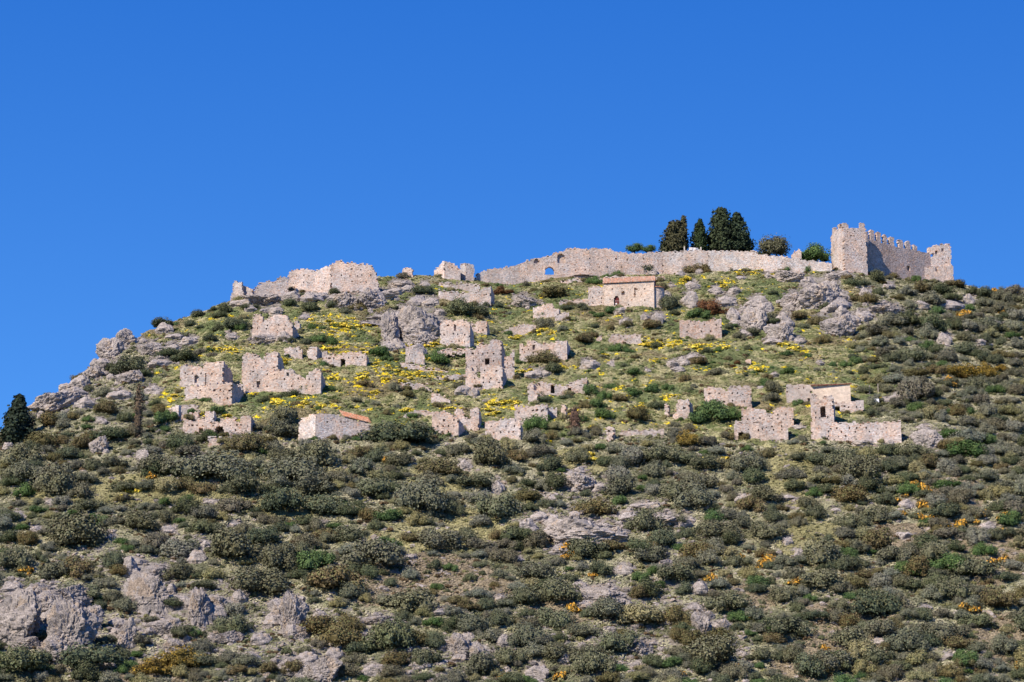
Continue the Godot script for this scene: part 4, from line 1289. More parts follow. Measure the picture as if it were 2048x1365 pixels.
# a shrub w pixels broad in the survey with its foot at (u, v)
func shrub(kind: String, u: float, v: float, w: float, stretch := 1.0, label := "", short := "") -> Node3D:
	var foot := hit(u, v)
	var list: Array = plant_meshes[kind]
	var o := whole(KINDS[kind][0], list[rng.randi() % list.size()], null, Vector3.ZERO)
	var flowery: bool = kind == "yellow" or kind == "orange"
	var s := metres(foot, w) / 2.0 * (1.02 if flowery else 1.26 if v > 840.0 else 1.1)
	var shape := rng.randi() % 4  # 0 low, 1 domed, 2 tall, 3 lopsided
	var up: float = [0.76, 0.96, 1.16, 0.92][shape]
	o.basis = Basis(Vector3(0, 1, 0), rng.randf() * TAU) * Basis.from_scale(Vector3(s * (1.22 if shape == 3 else 1.0), s * up * stretch, s))
	o.position = foot - Vector3(0, s * 0.16, 0) + Vector3(0, 0, -s * 0.5)
	o.position.y = minf(height(o.position.x, -o.position.z), foot.y + s * 0.4) - s * 0.15
	var size := 0 if w < 24 else 1 if w < 42 else 2 if w < 66 else 3 if w < 95 else 4
	if label:
		tag(o, label, "shrub")
		landmarks.append([u, v - w * 0.35, short])
	else:
		tag(o, describe(KINDS[kind][1], u, v - w * 0.35, size, ["low", "domed", "tall", "lopsided"][shape]), "flower clump" if flowery else "shrub", KINDS[kind][2])
	plant_spots.append([u, v - w * 0.32, w])
	return o

# lists as read off enlarged views: left, top, scale of the view; x, foot, breadth
func shrubs(kind: String, left: float, top: float, k: float, list: Array) -> void:
	for p in list:
		shrub(kind, left + p[0] * k, top + p[1] * k, p[2] * k)

func build_shrubs() -> void:
	shrub("brown", 666, 1200, 95, 1.0, "broad rust tinged brown bush standing alone in the lower scrub", "the lone brown bush")
	shrub("gold", 305, 1358, 80, 0.8, "golden yellow bush at the very bottom of the slope", "the golden bush")
	shrub("gold", 365, 1350, 84, 0.9, "golden brown bush touching the golden yellow bush at the bottom", "the golden brown bush")
	shrub("oak", 1752, 1247, 90, 1.0, "very dark round bush standing on an open dry patch", "the very dark round bush")
	shrub("olive", 752, 1148, 92, 1.0, "big pale grey domed bush above the dry grass", "the big grey dome bush")
	shrub("oak", 1038, 1098, 64, 1.0, "dark round bush against the edge of the wide pale slab", "the dark bush by the slab")
	shrub("fresh", 1900, 986, 60, 0.9, "vivid green cushion bush among orange flowers high in the scrub", "the vivid green cushion")
	shrub("olive", 1078, 1166, 84, 0.9, "dense grey green bush standing alone beside the dry grass", "the lone dense bush")
	shrub("brown", 1190, 1036, 68, 1.0, "dark brownish bush right above the wide pale slab", "the brown bush over the slab")
	shrub("oak", 785, 890, 110, 0.9, "broad dark bush in front of the red roofed round house", "the broad dark bush")
	shrub("fresh", 1076, 866, 44, 1.3, "vivid green leafy bush in front of the socketed house", "the vivid leafy bush")
	shrub("fresh", 640, 690, 54, 0.9, "deep green bush in the flowers beside the notched house", "the deep green bush")
	shrub("gold", 1378, 900, 50, 0.9, "golden bush under the lower edge of the town", "the golden town bush")
	shrub("gold", 1940, 770, 95, 0.7, "wide orange tinged bush on the scrub slope under the castle", "the wide orange tinged bush")
	shrub("oak", 365, 729, 60, 1.0, "dark round bush above the two tiered house", "the dark round bush above the house")
	shrub("brown", 1170, 692, 50, 0.9, "dark brown bush among the yellow flowers in the meadow", "the meadow brown bush")
	shrub("rust", 1416, 636, 55, 0.8, "rust red bush right above the front under the crags", "the rust red bush")
	shrub("oak", 1817, 660, 64, 1.0, "broad dark bush under the castle crags, nearer the keep of a pair", "the broad crag bush")
	shrub("oak", 1866, 668, 73, 1.0, "broad dark bush under the castle turret, the farther of a pair from the keep", "the broad turret bush")
	shrub("oak", 1793, 731, 46, 1.0, "very dark bush at the meadow edge between the castle and the plastered house", "the dark meadow edge bush")
	shrub("olive", 1820, 725, 70, 1.0, "wide grey green thicket at the edge of the meadow under the castle", "the wide meadow edge thicket")
	shrub("olive", 1981, 666, 64, 1.0, "wide grey green thicket high on the shaded flank beyond the castle", "the high flank thicket")
	shrub("fresh", 2028, 681, 38, 1.0, "fresh green bush on the shaded flank almost at the border of the picture", "the green flank bush")
	shrub("oak", 1898, 1046, 64, 1.0, "dark spreading bush ringed by orange flowers on the shaded slope", "the flower ringed bush")
	shrub("oak", 1963, 1262, 64, 1.0, "dark dome bush on pale ground low on the shaded slope", "the low dark dome")
	shrub("olive", 1583, 1289, 82, 1.0, "broad grey thicket beside open dry ground low on the slope", "the broad low thicket")
	shrub("olive", 1956, 1166, 75, 1.0, "tall grey green bush standing clear on the shaded lower slope", "the tall clear bush")
	shrub("olive", 1460, 1234, 88, 1.0, "broad grey bush above the upright streaked rock", "the bush over the streaked rock")
	shrub("olive", 1120, 1211, 88, 1.0, "broad bush under the wide pale slab beside the broken rock sheet", "the bush by the rock sheet")
	shrub("olive", 844, 1033, 88, 1.0, "broad grey green thicket in the scrub below the house with the thin pillar", "the middle scrub thicket")
	shrub("olive", 741, 1002, 78, 1.0, "round grey bush below the red roofed round house in the scrub", "the round scrub bush")
	shrub("olive", 146, 1111, 109, 1.0, "very wide grey thicket above the tombstone shaped rock", "the very wide thicket")
	shrub("olive", 454, 1139, 102, 1.0, "wide grey green thicket up the slope from the jagged pinnacle", "the pinnacle thicket")
	shrub("olive", 632, 1002, 85, 1.0, "wide grey thicket on the herb slope below the red roofed round house", "the herb slope thicket")
	shrub("oak", 191, 1347, 102, 1.0, "wide dark bush at the foot of the slope beside the tall domed crag", "the dark foot bush")
	# the meadow
	shrubs("fresh", 420, 460, 0.293, [[690, 690, 80], [860, 680, 60], [840, 800, 90], [1150, 890, 160], [1200, 910, 100], [1560, 930, 150], [1480, 900, 90], [1590, 860, 100], [820, 1110, 90], [640, 1120, 90], [1140, 1240, 60], [1400, 1290, 120], [770, 690, 70], [1900, 900, 60], [200, 700, 80]])
	shrubs("oak", 420, 460, 0.293, [[560, 1150, 130], [370, 1190, 130], [140, 690, 160], [540, 780, 90], [650, 800, 100], [850, 450, 90], [540, 540, 130], [680, 570, 150], [830, 550, 120], [1440, 450, 150], [1700, 600, 200], [1830, 600, 180], [930, 400, 80], [260, 560, 140], [100, 580, 110], [60, 620, 120], [1160, 355, 40], [1900, 540, 80], [1850, 520, 100], [640, 480, 90], [1270, 550, 60]])
	shrubs("olive", 420, 460, 0.293, [[1250, 1120, 100], [1700, 310, 90], [920, 580, 110], [500, 1365, 180], [1700, 1100, 90], [1030, 900, 80], [1000, 1190, 90], [300, 690, 100]])
	shrubs("brown", 420, 460, 0.293, [[1340, 1160, 120], [1560, 1230, 90], [1000, 560, 130], [1250, 900, 70], [420, 1170, 80], [1820, 620, 90]])
	shrubs("brown", 960, 460, 0.293, [[500, 480, 250], [900, 700, 70], [1500, 300, 170], [1420, 300, 110], [450, 930, 200], [960, 1190, 140], [1500, 940, 140], [1250, 420, 110], [1500, 1240, 90], [380, 430, 110], [1010, 680, 110], [760, 750, 120], [1180, 700, 140], [1700, 900, 70]])
	shrubs("rust", 960, 460, 0.293, [[150, 460, 150], [1700, 570, 110], [1760, 930, 60], [1720, 945, 60], [1620, 590, 100]])
	shrubs("fresh", 960, 460, 0.293, [[780, 385, 120], [650, 370, 50], [900, 590, 130], [820, 610, 90], [1490, 620, 150], [940, 845, 130], [1010, 850, 80], [1060, 1010, 120], [750, 1140, 120], [850, 1170, 110], [1050, 1150, 150], [1180, 1130, 130], [840, 1310, 150], [1600, 1330, 200], [1720, 1320, 150], [1500, 1350, 150], [1650, 1290, 120], [1950, 1070, 90], [700, 1330, 80], [270, 930, 70], [1280, 1110, 90], [800, 1230, 120]])
	shrubs("oak", 960, 460, 0.293, [[1120, 310, 170], [1220, 300, 110], [1860, 255, 170], [1290, 560, 150], [500, 1010, 150], [600, 1170, 100], [460, 1190, 110], [1210, 1240, 160], [2010, 450, 90], [120, 540, 90], [590, 560, 110], [700, 550, 80], [560, 500, 60], [1340, 600, 100], [1550, 860, 100], [1700, 690, 80], [720, 560, 70]])
	shrubs("olive", 960, 460, 0.293, [[1580, 765, 80], [1620, 1010, 120], [2000, 1200, 140], [1980, 630, 120], [450, 680, 140], [420, 660, 90], [1900, 700, 100], [1770, 760, 90], [90, 720, 70], [1330, 840, 90]])
	# the castle slope and the scrub on the right
	shrubs("oak", 1448, 400, 0.293, [[1060, 580, 130], [350, 860, 150], [880, 600, 130], [1480, 660, 200], [1700, 650, 110], [1650, 1080, 180], [1850, 840, 120], [1930, 820, 110], [960, 810, 80], [1380, 560, 60], [700, 760, 90], [960, 600, 100], [1560, 690, 120], [1790, 1000, 120], [1900, 1000, 100], [1450, 1060, 120]])
	shrubs("brown", 1448, 400, 0.293, [[520, 840, 150], [640, 870, 160], [900, 700, 90], [990, 710, 150], [1150, 540, 120], [1370, 650, 150], [1600, 610, 170], [680, 1000, 130], [1190, 690, 120], [1330, 1230, 200], [1450, 1210, 140], [850, 550, 80], [700, 470, 90], [1030, 1120, 110], [1120, 960, 110]])
	shrubs("olive", 1448, 400, 0.293, [[900, 495, 110], [1650, 970, 160], [1780, 740, 150], [1900, 700, 140], [2000, 710, 120], [330, 1340, 130], [960, 955, 100], [540, 890, 110], [200, 950, 130], [1380, 1110, 140], [960, 1330, 140], [1100, 1330, 120], [1560, 1290, 170], [1750, 1320, 180], [1950, 1330, 160], [1000, 520, 80], [1950, 780, 90]])
	shrubs("fresh", 1448, 400, 0.293, [[430, 1080, 90], [450, 1200, 110], [290, 1290, 90], [1460, 790, 130], [1500, 1160, 100], [70, 880, 80], [400, 690, 60], [900, 1130, 90]])
	shrubs("gold", 1448, 400, 0.293, [[1630, 1240, 150], [1800, 1230, 160], [1090, 580, 70], [1900, 1180, 110], [1620, 810, 70]])
	# the western slope
	shrubs("oak", 0, 600, 0.293, [[450, 1110, 190], [760, 1000, 270], [860, 525, 240], [760, 500, 120], [1150, 410, 180], [1100, 200, 190], [1000, 200, 110], [1350, 105, 140], [1600, 215, 170], [650, 390, 90], [450, 730, 130], [330, 690, 120], [1220, 1040, 230], [1080, 1230, 220], [980, 540, 130], [1290, 200, 120], [1450, 90, 90], [550, 700, 80], [1400, 1000, 130], [200, 1050, 130], [1430, 300, 110], [1480, 230, 90]])
	shrubs("brown", 0, 600, 0.293, [[330, 890, 170], [290, 1020, 220], [720, 800, 190], [540, 560, 110], [1700, 1070, 250], [1580, 1040, 160], [1330, 1340, 150], [1220, 650, 70], [850, 290, 80], [880, 740, 60], [1250, 1330, 150], [620, 1000, 130], [1820, 1020, 160]])
	shrubs("olive", 0, 600, 0.293, [[130, 1140, 230], [60, 990, 180], [780, 1160, 190], [1440, 1240, 300], [1930, 970, 210], [1940, 1130, 170], [360, 1330, 250], [130, 1280, 220], [700, 680, 130], [600, 640, 90], [640, 1180, 170], [560, 1270, 160], [1000, 1330, 170], [1650, 1250, 150], [1750, 1180, 130], [1560, 1330, 160], [1250, 260, 90], [930, 450, 80]])
	shrubs("fresh", 0, 600, 0.293, [[1420, 990, 130], [1140, 865, 150], [1600, 700, 100], [1480, 800, 120], [1390, 710, 90], [1540, 260, 60]])
	# the scrub below the town, three views
	shrubs("olive", 0, 900, 0.3418, [[100, 210, 180], [320, 295, 190], [510, 395, 170], [210, 335, 70], [720, 265, 150], [900, 175, 210], [1260, 220, 300], [1640, 105, 130], [1850, 130, 200], [1730, 225, 260], [1400, 300, 220], [960, 445, 100], [800, 510, 230], [660, 455, 130], [300, 770, 200], [480, 890, 200], [1760, 645, 120], [1480, 880, 260], [1600, 750, 200], [1050, 780, 180], [1180, 835, 140], [730, 965, 130], [600, 1150, 120], [1370, 1090, 180], [1180, 1290, 180], [1060, 1130, 150], [880, 1025, 70], [710, 1210, 60], [1430, 1300, 150], [1780, 1215, 100], [60, 720, 190], [850, 625, 110], [1660, 690, 150], [1250, 520, 120], [960, 850, 90], [1900, 560, 90]])
	shrubs("oak", 0, 900, 0.3418, [[60, 240, 180], [1000, 165, 130], [1080, 395, 180], [40, 570, 150], [660, 710, 150], [1160, 505, 130], [1110, 595, 90], [1520, 580, 180], [1650, 410, 240], [1900, 410, 220], [1730, 770, 150], [1020, 945, 130], [470, 1290, 160], [120, 1345, 260], [270, 1265, 130], [1300, 640, 120], [1370, 1110, 130], [240, 1130, 110], [580, 960, 110], [200, 840, 90], [60, 430, 110], [1640, 500, 110], [720, 1240, 90]])
	shrubs("brown", 0, 900, 0.3418, [[300, 90, 130], [1190, 280, 120], [1230, 455, 80], [690, 315, 60], [1990, 1180, 240], [1900, 545, 130], [340, 160, 110], [680, 760, 110], [1560, 1330, 120], [1700, 1350, 150]])
	shrubs("fresh", 0, 900, 0.3418, [[540, 460, 130], [220, 380, 110], [1090, 350, 100], [1680, 480, 90], [790, 1230, 90], [1120, 1110, 80]])
	shrubs("olive", 680, 900, 0.3418, [[360, 110, 160], [860, 130, 210], [780, 260, 230], [940, 440, 260], [560, 600, 250], [720, 560, 160], [60, 560, 200], [430, 980, 270], [350, 940, 130], [1080, 950, 200], [770, 1080, 220], [1090, 1190, 220], [1280, 1260, 180], [1450, 660, 240], [1270, 300, 60], [1640, 130, 140], [1900, 100, 200], [1850, 180, 130], [1640, 300, 180], [1970, 320, 220], [1780, 500, 200], [1830, 690, 200], [1960, 820, 230], [1560, 1020, 200], [1440, 1130, 150], [1620, 1210, 200], [980, 1280, 170], [1220, 1060, 220], [500, 1290, 180], [60, 900, 180], [620, 350, 130], [930, 760, 120], [810, 700, 80], [1400, 100, 130], [1990, 460, 140], [820, 1350, 200], [1500, 1340, 220], [700, 40, 120]])
	shrubs("oak", 680, 900, 0.3418, [[60, 420, 170], [250, 300, 110], [330, 190, 90], [1240, 150, 180], [1100, 230, 130], [1260, 250, 150], [560, 720, 90], [1900, 590, 180], [1760, 620, 200], [1480, 560, 90], [860, 960, 130], [1100, 1000, 120], [650, 420, 120], [580, 570, 120], [1180, 850, 110], [280, 1200, 250], [560, 1190, 140], [100, 1210, 180], [2010, 1100, 130], [1800, 900, 160], [1030, 610, 90]])
	shrubs("brown", 680, 900, 0.3418, [[600, 170, 200], [170, 440, 160], [1100, 320, 170], [50, 1080, 150], [440, 1160, 200], [760, 960, 140], [1750, 900, 120], [1960, 1050, 160], [1820, 620, 110], [1040, 80, 120], [690, 340, 80], [340, 1290, 130], [100, 60, 130], [1790, 140, 70], [1010, 210, 70], [2020, 640, 60]])
	shrubs("fresh", 680, 900, 0.3418, [[1770, 245, 70], [1770, 190, 60], [640, 720, 80], [1990, 600, 60], [1180, 830, 100], [560, 830, 80], [1290, 140, 70]])
	shrubs("olive", 1348, 900, 0.3418, [[60, 100, 150], [180, 150, 170], [160, 250, 180], [140, 380, 220], [520, 330, 170], [460, 140, 220], [540, 560, 210], [250, 550, 200], [410, 480, 120], [830, 420, 140], [780, 370, 120], [1040, 480, 180], [1190, 440, 160], [880, 700, 230], [1290, 680, 170], [1100, 640, 130], [1540, 680, 160], [1110, 700, 130], [880, 860, 230], [1340, 840, 130], [640, 920, 160], [1220, 1130, 200], [1400, 1230, 220], [1050, 1200, 200], [1600, 1140, 220], [920, 1310, 210], [1200, 1290, 200], [1130, 1080, 130], [1640, 900, 190], [980, 970, 120], [1380, 1000, 100], [1760, 860, 130], [640, 700, 150], [380, 700, 150], [1000, 130, 200], [1100, 200, 220], [1330, 130, 150], [1850, 200, 170], [1950, 260, 140], [90, 720, 140], [240, 1290, 260], [520, 1260, 160], [60, 1260, 120], [700, 1280, 130], [1780, 1200, 130], [1930, 1230, 150], [1960, 1150, 100], [1740, 520, 140], [1880, 560, 130], [1420, 60, 150], [740, 80, 110], [1560, 760, 110]])
	shrubs("oak", 1348, 900, 0.3418, [[480, 210, 160], [590, 450, 130], [1480, 540, 120], [1480, 620, 200], [1180, 1000, 250], [1400, 850, 130], [1690, 660, 110], [480, 860, 120], [500, 1150, 90], [1010, 1310, 180], [1560, 850, 150], [1250, 340, 120], [60, 870, 110], [1700, 150, 100], [1490, 1180, 150], [1000, 90, 150], [1920, 380, 140], [1970, 530, 100], [1260, 60, 130]])
	shrubs("brown", 1348, 900, 0.3418, [[1040, 350, 180], [130, 660, 170], [720, 420, 90], [1180, 770, 160], [1450, 770, 160], [1920, 970, 190], [290, 1160, 160], [60, 1060, 110], [1500, 130, 150], [640, 370, 80], [1780, 110, 90], [980, 600, 110], [130, 1190, 170], [1700, 1300, 120], [1610, 1350, 150], [560, 60, 110], [640, 160, 70]])
	shrubs("fresh", 1348, 900, 0.3418, [[490, 820, 110], [970, 1280, 130], [40, 600, 80], [180, 50, 60], [1710, 1290, 130]])
	# what fills the gaps between those that can be told apart
	var tries := 0
	var placed := 0
	while placed < 1000 and tries < 30000:
		tries += 1
		var u := -30.0 + rng.randf() * 2110.0
		var v := 600.0 + rng.randf() * 800.0
		if tries % 4 == 0:  # the shaded flank is the most overgrown
			u = 1690.0 + rng.randf() * 390.0
			v = 590.0 + rng.randf() * 420.0
		var g := glade(u, v)
		var meadow := in_meadow(u, v) > 0.5
		var w := 22.0 + 38.0 * rng.randf() * rng.randf()
		if tries % 4 == 0:
			w *= 1.35
		if v > 900 and rng.randf() < 0.4:
			w += 20.0
		if g.x > 0.25 and rng.randf() < 0.9 or stony(u, v) > 0.25 or stony(u, v - w * 0.45) > 0.3:
			continue
		if meadow:
			if rng.randf() < 0.8:
				continue
			w *= 0.62
		elif u < 700.0 and v < 800.0 and rng.randf() < 0.6:
			continue
		var clash := false
		for b in wall_boxes:
			if u > b.position.x - w * 0.5 and u < b.end.x + w * 0.5 and v > b.position.y - 4.0 and v < b.end.y + w * 0.75:
				clash = true
				break
		if clash:
			continue
		for p in plant_spots:
			var dx: float = p[0] - u
			var dy: float = (p[1] - (v - w * 0.32)) * 1.35
			var need: float = (p[2] + w) * (0.27 if u > 1650.0 else 0.31)
			if dx * dx + dy * dy < need * need:
				clash = true
				break
		if clash:
			continue
		var test := ray(u, v)
		var foot := hit(u, v)
		if absf(seen_at(foot).y - v) > 6.0:
			continue
		var pick := rng.randf()
		var kind := "heath" if pick < 0.26 else "oak" if pick < 0.45 else "sage" if pick < 0.70 else "brown" if pick < 0.78 else "fresh" if pick < 0.86 else "pale"
		if meadow:
			kind = "oak" if pick < 0.2 else "fresh" if pick < 0.42 else "brown" if pick < 0.58 else "sage" if pick < 0.75 else "heath" if pick < 0.85 else "pale"
		shrub(kind, u, v, w)
		placed += 1
	# what grows at the foot of the walls
	for b in wall_boxes:
		for k in 1 + int(b.size.x / 45.0):
			var w := 12.0 + 14.0 * rng.randf()
			shrub(["fresh", "pale", "heath", "brown"][rng.randi() % 4], b.position.x + b.size.x * rng.randf(), b.end.y + 3.0 + 4.0 * rng.randf(), w)
	print("filled ", placed, " of plants ", plant_spots.size())

# clusters of flowers: bearing, height, half sizes, how many
const YELLOW := [[660, 640, 44, 10, 10], [690, 660, 40, 13, 8], [705, 700, 55, 13, 12], [760, 700, 30, 9, 6], [840, 690, 36, 10, 8], [770, 740, 38, 16, 14], [800, 755, 42, 14, 12], [850, 747, 22, 8, 6], [665, 765, 24, 9, 6], [720, 765, 20, 8, 5], [560, 812, 36, 9, 7], [612, 805, 30, 8, 6], [650, 815, 24, 7, 4], [580, 845, 14, 5, 3], [560, 726, 14, 7, 3], [1008, 810, 32, 9, 12], [980, 828, 20, 8, 6],
	[1085, 665, 28, 6, 8], [1032, 678, 14, 4, 4], [1056, 744, 14, 5, 5], [1108, 737, 22, 4, 6], [859, 722, 8, 5, 3], [890, 761, 8, 5, 3], [808, 761, 16, 7, 6], [841, 690, 24, 6, 4], [987, 732, 5, 2, 2], [806, 821, 12, 4, 3], [902, 817, 18, 4, 4], [1306, 690, 24, 7, 7], [1276, 688, 12, 5, 4], [1352, 688, 24, 7, 6], [1394, 696, 24, 9, 6], [1440, 696, 14, 7, 4], [1505, 545, 42, 7, 13], [1370, 562, 14, 5, 4], [1209, 710, 6, 4, 2],
	[1282, 816, 8, 6, 3], [1238, 777, 8, 5, 3], [1484, 745, 8, 4, 2], [1512, 738, 10, 8, 3], [1338, 795, 10, 4, 2], [1089, 593, 8, 4, 2], [1060, 561, 8, 5, 2], [1571, 688, 10, 5, 3], [1596, 700, 20, 7, 5], [1515, 735, 10, 4, 2], [450, 836, 8, 5, 2], [470, 700, 20, 8, 3], [430, 700, 14, 8, 3], [420, 830, 20, 6, 2], [930, 550, 8, 4, 3], [1450, 570, 20, 8, 3], [740, 650, 20, 8, 4], [350, 790, 20, 10, 3], [310, 830, 14, 6, 2], [1005, 755, 10, 5, 2], [640, 780, 16, 8, 3], [740, 790, 20, 8, 3], [250, 985, 60, 12, 4], [1186, 917, 14, 7, 4], [1430, 919, 26, 5, 5]]
const ORANGE := [[1138, 1111, 20, 12, 8], [1121, 1184, 8, 5, 3], [1051, 1203, 4, 6, 2], [1152, 1225, 10, 4, 3], [1008, 1356, 12, 6, 5], [1121, 1359, 10, 4, 3], [1285, 1246, 6, 7, 3], [1364, 1133, 10, 6, 4], [772, 926, 6, 4, 2], [1186, 1154, 4, 3, 2], [1823, 974, 14, 5, 6], [1851, 987, 8, 4, 3], [1885, 999, 6, 2, 2], [1854, 1015, 10, 5, 3], [1799, 1035, 12, 5, 5], [1851, 1039, 14, 7, 5], [1963, 1032, 12, 6, 4], [2020, 1042, 10, 5, 3], [2015, 1069, 12, 4, 3], [1892, 1059, 12, 4, 3],
	[1960, 1110, 12, 4, 3], [2000, 1127, 18, 8, 5], [1539, 1128, 8, 6, 4], [1521, 1136, 6, 3, 2], [1421, 1165, 5, 4, 2], [1594, 1170, 6, 4, 3], [1478, 1121, 8, 4, 2], [1649, 1311, 8, 3, 3], [1943, 1225, 12, 6, 5], [1990, 1205, 12, 3, 4], [1474, 1343, 10, 6, 3], [1362, 1353, 6, 6, 3], [2038, 1336, 6, 5, 2], [1498, 1240, 3, 2, 1], [1526, 1252, 3, 2, 1], [1929, 633, 14, 6, 4], [1943, 744, 8, 5, 2], [1911, 770, 20, 7, 5], [2008, 628, 6, 3, 2], [1990, 587, 10, 4, 2], [50, 1146, 9, 7, 3], [34, 1181, 5, 3, 1], [5, 1326, 5, 5, 2], [300, 960, 10, 4, 2], [100, 948, 5, 3, 2], [1447, 1097, 4, 3, 1], [1800, 1010, 30, 20, 3], [1940, 1060, 30, 20, 3]]

func build_flowers() -> void:
	for set_ in [["yellow", YELLOW], ["orange", ORANGE]]:
		for f in set_[1]:
			for k in f[4]:
				var a := rng.randf() * TAU
				var m := sqrt(rng.randf())
				shrub(set_[0], f[0] + cos(a) * m * f[2], f[1] + 4 + sin(a) * m * f[3], 13.0 + 16.0 * rng.randf() + (2.0 if f[1] > 900 else 0.0), 0.7 if set_[0] == "yellow" else 1.5)

# grass, herbs and loose stones: what nobody could count
func tuft_mesh(seed_of: int, blades: int, wide: float, material: Material) -> ArrayMesh:
	var r := RandomNumberGenerator.new()
	r.seed = seed_of
	var v := PackedVector3Array()
	var n := PackedVector3Array()
	var c := PackedColorArray()
	for k in blades:
		var a := r.randf() * TAU
		var far := sqrt(r.randf()) * 0.55
		var at := Vector3(cos(a) * far, 0.03 + (0.42 - far * 0.6) * (0.5 + 0.5 * r.randf()), sin(a) * far)
		var k2 := Vector3((r.randf() - 0.5) * 1.1 + cos(a) * 0.3, 1.0, (r.randf() - 0.5) * 1.1 + sin(a) * 0.3).normalized()
		var side := k2.cross(Vector3(r.randf() - 0.5, r.randf() - 0.5, r.randf() - 0.5)).normalized()
		var up := side.cross(k2)
		var tip := at + up * wide * 2.6
		var m := 0.8 + 0.4 * r.randf()
		if (tip - at + side).cross(side).dot(k2) > 0.0:
			v.append_array([at - side * wide, at + side * wide, tip])
		else:
			v.append_array([at - side * wide, tip, at + side * wide])
		for i in 3:
			n.append(k2)
			c.append(Color(m, m, m))
	return mesh_of(v, n, c, PackedInt32Array(), material)

func scatter(called: String, mesh: Mesh, places: Array, tones: Array) -> MultiMeshInstance3D:
	var mm := MultiMesh.new()
	mm.transform_format = MultiMesh.TRANSFORM_3D
	mm.use_colors = true
	mm.mesh = mesh
	mm.instance_count = places.size()
	for i in places.size():
		mm.set_instance_transform(i, places[i])
		mm.set_instance_color(i, tones[i])
	var o := MultiMeshInstance3D.new()
	o.name = called
	o.multimesh = mm
	add_child(o, true)
	return o

func flowering(u: float, v: float) -> float:
	for f in YELLOW:
		var a: float = (u - f[0]) / (f[2] + 6.0)
		if absf(a) < 1.0:
			var b: float = (v - f[1]) / (f[3] + 4.0)
			if a * a + b * b < 1.0:
				return 1.0
	return 0.0

